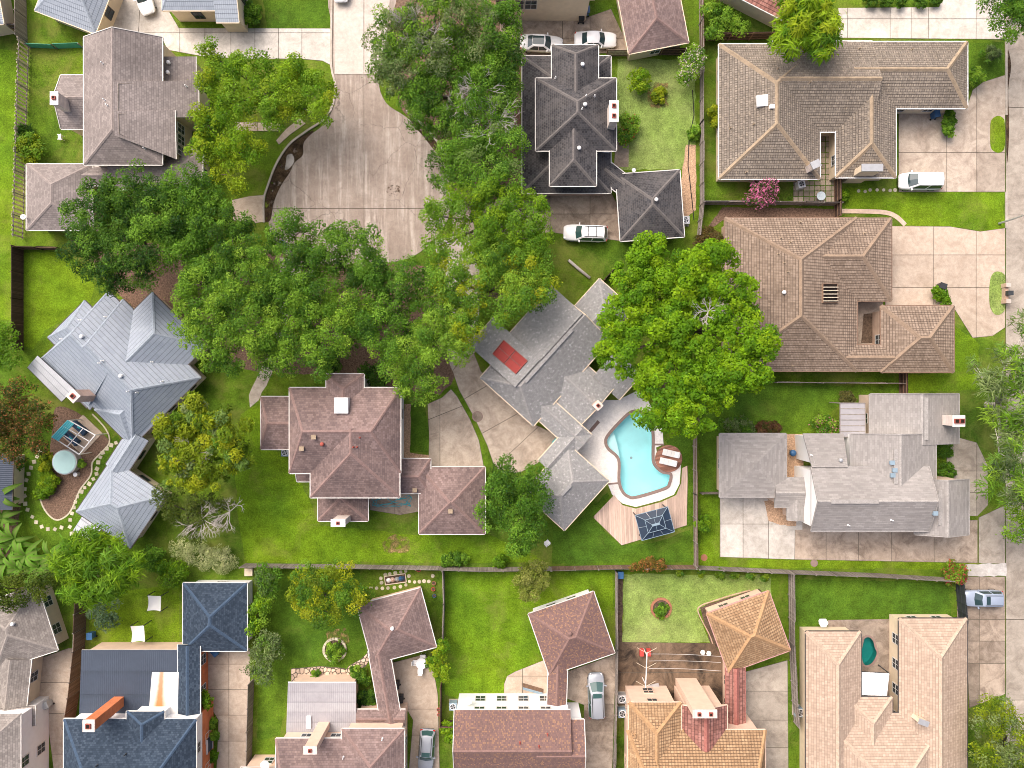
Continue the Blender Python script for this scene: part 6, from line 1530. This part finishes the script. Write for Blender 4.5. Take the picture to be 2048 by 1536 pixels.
def sail(label, px, py, w, d, ang):
    t = thing('shade_sail', label, 'shade sail', P(px,py), 'white shade sails over garden beds'); h = 1.7; c = P(px, py, h); a = R(ang); k = K(h); u = Vector((math.cos(a),math.sin(a),0))*w*k/2; v = Vector((-math.sin(a),math.cos(a),0))*d*k/2
    q = [c-u-v,c+u-v,c+u+v,c-u+v]; n = 7; vs = []
    for i in range(n):
        for j in range(n):
            f, g_ = i/(n-1), j/(n-1); p = q[0].lerp(q[1],f).lerp(q[3].lerp(q[2],f),g_)
            sag = 4*f*(1-f)*.16+4*g_*(1-g_)*.16; e = (c-p)*.08*max(4*f*(1-f)*(abs(g_-.5)>.49), 4*g_*(1-g_)*(abs(f-.5)>.49)); vs.append(p+Vector((e.x,e.y,-sag)))
    obj('cloth', vs, [[i*n+j,(i+1)*n+j,(i+1)*n+j+1,i*n+j+1] for i in range(n-1) for j in range(n-1)], MAT['cloth_white'], t, smooth=True)
    for p in q: MB().box((p.x,p.y,0), .07, .07, h+.05).build('post', MAT['metal_dark'], t)
sail('upper white shade sail beside the navy shingled garage', 308,1207,27,31,-2); sail('lower white shade sail above the flat blue roof', 275,1268,27,33,3)
def ring(label, px, py, r, mat, n=22, seed=1):
    t = thing('planter_ring', label, 'planter', P(px,py)); c = P(px,py); rr = r*PX; q = random.Random(seed)
    MB().cyl(c, rr-.05, .12, 24).build('soil', MAT['soil'], t)
    for k in range(n):
        a = 2*math.pi*k/n; MB().box(c+Vector((math.cos(a)*rr,math.sin(a)*rr,0)), .26, 2*math.pi*rr/n*.9, .2+q.uniform(-.03,.05), a).build('stone', MAT[mat], t)
ring('pale stone ring around a leafy bed on the lawn', 670,1299,22,'step_stone'); ring('terracotta block ring around a dark leafy planter', 1322,1216,19,'terracotta', 20)
# clothes line and wet yard
cl = thing('clothes_line', 'clothes line with white post bar and long wires over the wet yard', 'clothes line', P(1293,1340))
pa, pb = P(1294,1305,2.0), P(1291,1375,2.0)
MB().bar(pa, pb, .09, .09).build('cross_bar', MAT['metal_white'], cl)
for p in (pa.lerp(pb,.08), pa.lerp(pb,.92)): MB().bar(Vector((p.x,p.y,.03)), p, .08, .08).build('post', MAT['metal_white'], cl)
for f in (.02,.45,.97):
    p = pa.lerp(pb, f)
    for s in (-1,1): MB().bar(p, p+Vector((s*1.1,.65,.1)), .04, .04).build('arm', MAT['wood_pale'], cl)
for y0, y1 in ((1308,1313),(1322,1325),(1337,1342)):
    a, b = P(1298,y0,2.0), P(1442,y1,2.1); m = [a.lerp(b,f)+Vector((0,0,-.25*4*f*(1-f))) for f in (0,.25,.5,.75,1)]
    MB().tube(m, .014, 5).build('wire', MAT['metal_white'], cl)
for k, (x, y) in enumerate(((1284,1306),(1298,1306))):
    c = P(x, y, .5); tag(MB().box((c.x,c.y,.03), .45, .75, .5).build('storage_crate', MAT['red_paint']), 'red crate on the %s side of the clothes line top' % ('left' if k == 0 else 'right'), 'crate', 'red crates by the clothes line')
tag(MB().bar(P(1286,1378,.2), P(1318,1370,.35), .5, .06).build('metal_sheet', MAT['metal_grey']), 'grey metal sheet lying below the clothes line', 'sheet')
for k, (x, y) in enumerate(((1405,1304),(1417,1306))): tag(MB().lathe(P(x,y)+Z*.03, [(.2,0),(.3,.12),(.22,.3),(.05,.36)], 8).build('rubble_bag', MAT['cloth_white']), 'white bag %s on the wet yard' % ('nearer the clothes line' if k == 0 else 'nearer the orange garage'), 'bag', 'white bags')
# pergola-like glass cover, white patio cover, gate box, mailbox, antennas
gc = thing('patio_cover', 'grey translucent patio cover beside the north wing', 'patio cover', P(1708,840)); z0 = 2.6
q = [P(1680,806,z0),P(1730,806,z0+.3),P(1731,874,z0+.3),P(1680,874,z0)]
for i in range(4): MB().bar(q[i], q[(i+1)%4], .08, .1).build('frame', MAT['wood_grey'], gc)
for j in range(6):
    f0, f1 = j/6+.01, (j+1)/6-.01; pz = [q[0].lerp(q[3],f0),q[1].lerp(q[2],f0),q[1].lerp(q[2],f1),q[0].lerp(q[3],f1)]
    obj('roof_panel', pz+[p-Z*.02 for p in pz], [[3,2,1,0],[4,5,6,7],[0,1,5,4],[1,2,6,5],[2,3,7,6],[3,0,4,7]], MAT['mt_flat_grey'], gc)
    if j: MB().bar(q[0].lerp(q[3],j/6), q[1].lerp(q[2],j/6), .06, .08).build('rafter', MAT['wood_grey'], gc)
for p in (q[0],q[3]): MB().box((p.x,p.y,0), .1, .1, z0).build('post', MAT['wood_grey'], gc)
wc = thing('patio_cover', 'white ribbed patio cover next to the small green pool', 'patio cover', P(1750,1368)); q = [P(1723,1344,2.5),P(1779,1347,2.5),P(1774,1392,2.6),P(1723,1390,2.6)]
for j in range(6):
    f0, f1 = j/6+.006, (j+1)/6-.006; pz = [q[0].lerp(q[1],f0),q[0].lerp(q[1],f1),q[3].lerp(q[2],f1),q[3].lerp(q[2],f0)]
    obj('roof_panel', pz+[p-Z*.04 for p in pz], [[3,2,1,0],[4,5,6,7],[0,1,5,4],[1,2,6,5],[2,3,7,6],[3,0,4,7]], MAT['siding_white'], wc)
for p in (q[0],q[1]): MB().box((p.x,p.y,0), .08, .08, 2.45).build('post', MAT['metal_dark'], wc)
MB().bar(q[0]-Z*.06, q[1]-Z*.06, .08, .1).build('beam', MAT['metal_dark'], wc)
mb = thing('mailbox', 'brick mailbox bench on the dry grass island', 'mailbox', P(2008,590)); b = P(2006,588)
for s in (-1,1): MB().box(b+Vector((0,s*.9,.05)), .55, .45, .9).build('pier', MAT['brick_tan'], mb)
MB().box(b+Vector((0,0,.05)), .4, 1.4, .55).build('wall', MAT['brick_tan'], mb); MB().box(b+Vector((.15,0,.6)), .6, .5, .5).build('box', MAT['metal_dark'], mb)
pl = thing('street_lamp', 'grey street lamp pole leaning over the street on the right', 'street lamp', P(1998,447)); b = P(1998,447)
MB().tube([b, b+Z*2.5, b+Z*7], [.12,.1,.07], 8).build('pole', MAT['metal_grey'], pl); MB().tube([b+Z*6.9, b+Vector((1.2,.3,7.3))], [.05,.04], 6).build('arm', MAT['metal_grey'], pl)
MB().box(b+Vector((1.45,.36,7.24)), .6, .24, .12, .25).build('lamp_head', MAT['metal_grey'], pl)
pt = thing('hexagonal_table', 'white six sided table behind the tan tiled house', 'table', P(1647,1246)); b = P(1647,1246,.7); b.z = 0
MB().cyl(b+Z*.68, .55, .05, 6).build('table_top', MAT['metal_white'], pt); MB().cyl(b+Z*.0, .08, .69, 8).build('leg', MAT['metal_white'], pt); MB().cyl(b+Z*.02, .3, .04, 6).build('base', MAT['metal_white'], pt)
gt = thing('glass_table', 'round glass table in the paver courtyard', 'table', P(1642,392)); b = P(1642,392,.7); b.z = .03
MB().cyl(b+Z*.7, .5, .03, 24).build('table_top', MAT['sky_glass'], gt)
for k in range(3): MB().bar(b+Vector((math.cos(k*2.1)*.35,math.sin(k*2.1)*.35,0)), b+Vector((math.cos(k*2.1)*.3,math.sin(k*2.1)*.3,.7)), .04, .04).build('leg', MAT['metal_grey'], gt)
def dish(label, px, py, z, r):
    t = thing('satellite_dish', label, 'satellite dish', P(px,py,z)); b = P(px,py,z)
    MB().lathe(b+Z*.4, [(.03,0),(r*.6,.05),(r,.16),(r*.97,.17),(r*.55,.07),(.02,.03)], 20).build('reflector', MAT['metal_white'], t, smooth=True); MB().tube([b-Z*.3,b+Z*.42], .04, 6).build('mast', MAT['metal_grey'], t)
    MB().tube([b+Vector((r*.8,0,.5)), b+Vector((.1,0,1.0))], .02, 5).build('feed_arm', MAT['metal_grey'], t)
dish('white satellite dish on the low roof in the bottom row', 533,1525,3.3,.5); dish('small white dish on the taupe garage corner', 53,436,3.0,.3); dish('white dish above the charcoal garage', 1266,343,3.0,.22); dish('grey dish on the wall top of the variegated house', 938,1397,3.0,.42)
# garden ornament, planks, logs, trough, tools
go = thing('garden_pond', 'framed garden ornament bed with blue and grey pieces', 'ornament', P(790,1158)); c = P(791,1158); a_ = R(8)
MB().box(c, 2.4, .95, .06, a_).build('tray', MAT['soil'], go)
for s in (-1,1): MB().box(c+Vector((-math.sin(a_)*s*.48, math.cos(a_)*s*.48, 0)), 2.45, .08, .14, a_).build('edge_board', MAT['wood_pale'], go); MB().box(c+Vector((math.cos(a_)*s*1.2, math.sin(a_)*s*1.2, 0)), .08, .95, .14, a_).build('edge_board', MAT['wood_pale'], go)
for x, m_ in ((-.75,'metal_white'),(-.3,'brick_pink'),(.2,'metal_grey'),(.6,'plastic_blue'),(.85,'navy')): MB().lathe(c+Vector((x,x*.14,.05)), [(.2,0),(.28,.12),(.14,.3),(.05,.4)], 9).build('ornament', MAT[m_], go)
def potrow(label, L, group):
    for i, (lab, x, y, m_, r) in enumerate(L):
        t = thing('flower_pot', lab, 'flower pot', P(x,y), group); b = P(x,y)
        MB().lathe(b, [(r*.7,0),(r,.3),(r*1.08,.32),(r*.9,.32),(r*.85,.26)], 12).build('pot', MAT[m_], t); MB().cyl(b+Z*.25, r*.84, .02, 12).build('soil', MAT['soil'], t)
potrow('', [('red pot by the fence above the maroon garage',838,1138,'red_paint',.25),('terracotta pot uppermost in the row by the maroon garage',868,1165,'terracotta',.22),('red pot in the row by the maroon garage',867,1177,'red_paint',.22),('blue pot lowest in the row by the maroon garage',869,1190,'plastic_blue',.2),('upper red pot at the tan drive edge',877,1417,'red_paint',.17),('lower red pot at the tan drive edge',878,1427,'red_paint',.17),('gold pot in the bottom left drive',94,1400,'gold',.25)], 'flower pots')
tag(MB().box(P(302+197,1143)+Z*.01, .9, .85, .35).build('wooden_crate', MAT['wood_pale']), 'pale square wooden box by the back fence', 'crate')
wl_ = thing('timber_stack', 'brown and blue timber stack on the curved patio', 'timber stack', P(1065,1375)); b = P(1065,1372)
for k in range(5): MB().bar(b+Vector((-1.1,.3-.14*k,.1+.02*k)), b+Vector((1.2,-.35-.14*k,.12)), .12, .1).build('plank', MAT['wood_brown' if k < 3 else 'ac_blue'], wl_)
tag(MB().tube([P(1137,520,.2),P(1160,540,.2),P(1180,556,.2)], [.16,.18,.16], 9).build('fallen_log', MAT['bark_pale'], smooth=True), 'pale log edging on the small front lawn', 'log')
tag(MB().tube([P(886+2,1180,.1),P(888,1215,.1),P(887,1245,.1)], .09, 6).build('pipe', MAT['metal_white']), 'white pipe lying along the garden fence', 'pipe')
tag(MB().tube([P(1385,180,.04),P(1388,230,.04),P(1378,280,.04),P(1376,330,.04),P(1384,400,.04),P(1388,440,.04)], .05, 6).build('garden_hose', MAT['tyre']), 'black hose along the back fence of the light lawn', 'hose')
hp = []; rr = random.Random(4)
for k in range(70): hp.append(P(785+38*math.sin(k*.31)+rr.uniform(-4,4), 1003+10*math.cos(k*.47)+rr.uniform(-3,3), .06))
tag(MB().tube(hp, .03, 5).build('garden_hose', MAT['plastic_teal']), 'tangled teal hose on the small yard of the maroon house', 'hose')
tag(MB().cyl(P(1485,1116)*1+Vector((0,0,.02))-Vector((0,0,0)), .4, .05, 18).build('fire_pit', MAT['terracotta']), 'round terracotta lid on the lawn strip near the boarded deck', 'lid') if False else None
tag(MB().cyl(P(1628,1126)+Z*.01, .42, .06, 20).build('drain_cover', MAT['coping']), 'round reddish drain cover in the lawn strip by the long drive', 'drain cover')
tag(MB().cyl(P(1408,1115)+Z*.01, .38, .06, 20).build('drain_cover', MAT['terracotta']), 'round pinkish drain cover near the boarded deck fence', 'drain cover')
gr = thing('barbecue', 'dark round barbecue in the greige house side yard', 'barbecue', P(1586,906)); b = P(1586,906,.8); b.z = 0
MB().lathe(b+Z*.55, [(.1,0),(.36,.12),(.38,.3),(.3,.46),(.06,.54)], 18).build('kettle', MAT['plastic_blue'], gr, smooth=True)
for k in range(3): MB().bar(b+Vector((math.cos(k*2.1)*.35,math.sin(k*2.1)*.35,0)), b+Vector((math.cos(k*2.1)*.2,math.sin(k*2.1)*.2,.6)), .04, .04).build('leg', MAT['metal_dark'], gr)
sheet('side_yard', [(1572,868),(1607,868),(1607,955),(1572,955)], .02, MAT['gravel_tan'], 'narrow gravel side yard of the greige roofed house')
bw = thing('bay_window', 'glazed bay window on the orange brick wall', 'bay window', P(418,1485)); b = P(414,1487,1.2); b.z = .6
MB().box(b, .9, 1.6, .08).build('sill', MAT['white_paint'], bw); MB().box(b+Z*.08, .8, 1.5, 1.3).build('glass', MAT['dark_panel'], bw); MB().box(b+Z*1.38, .9, 1.6, .08).build('top', MAT['white_paint'], bw)
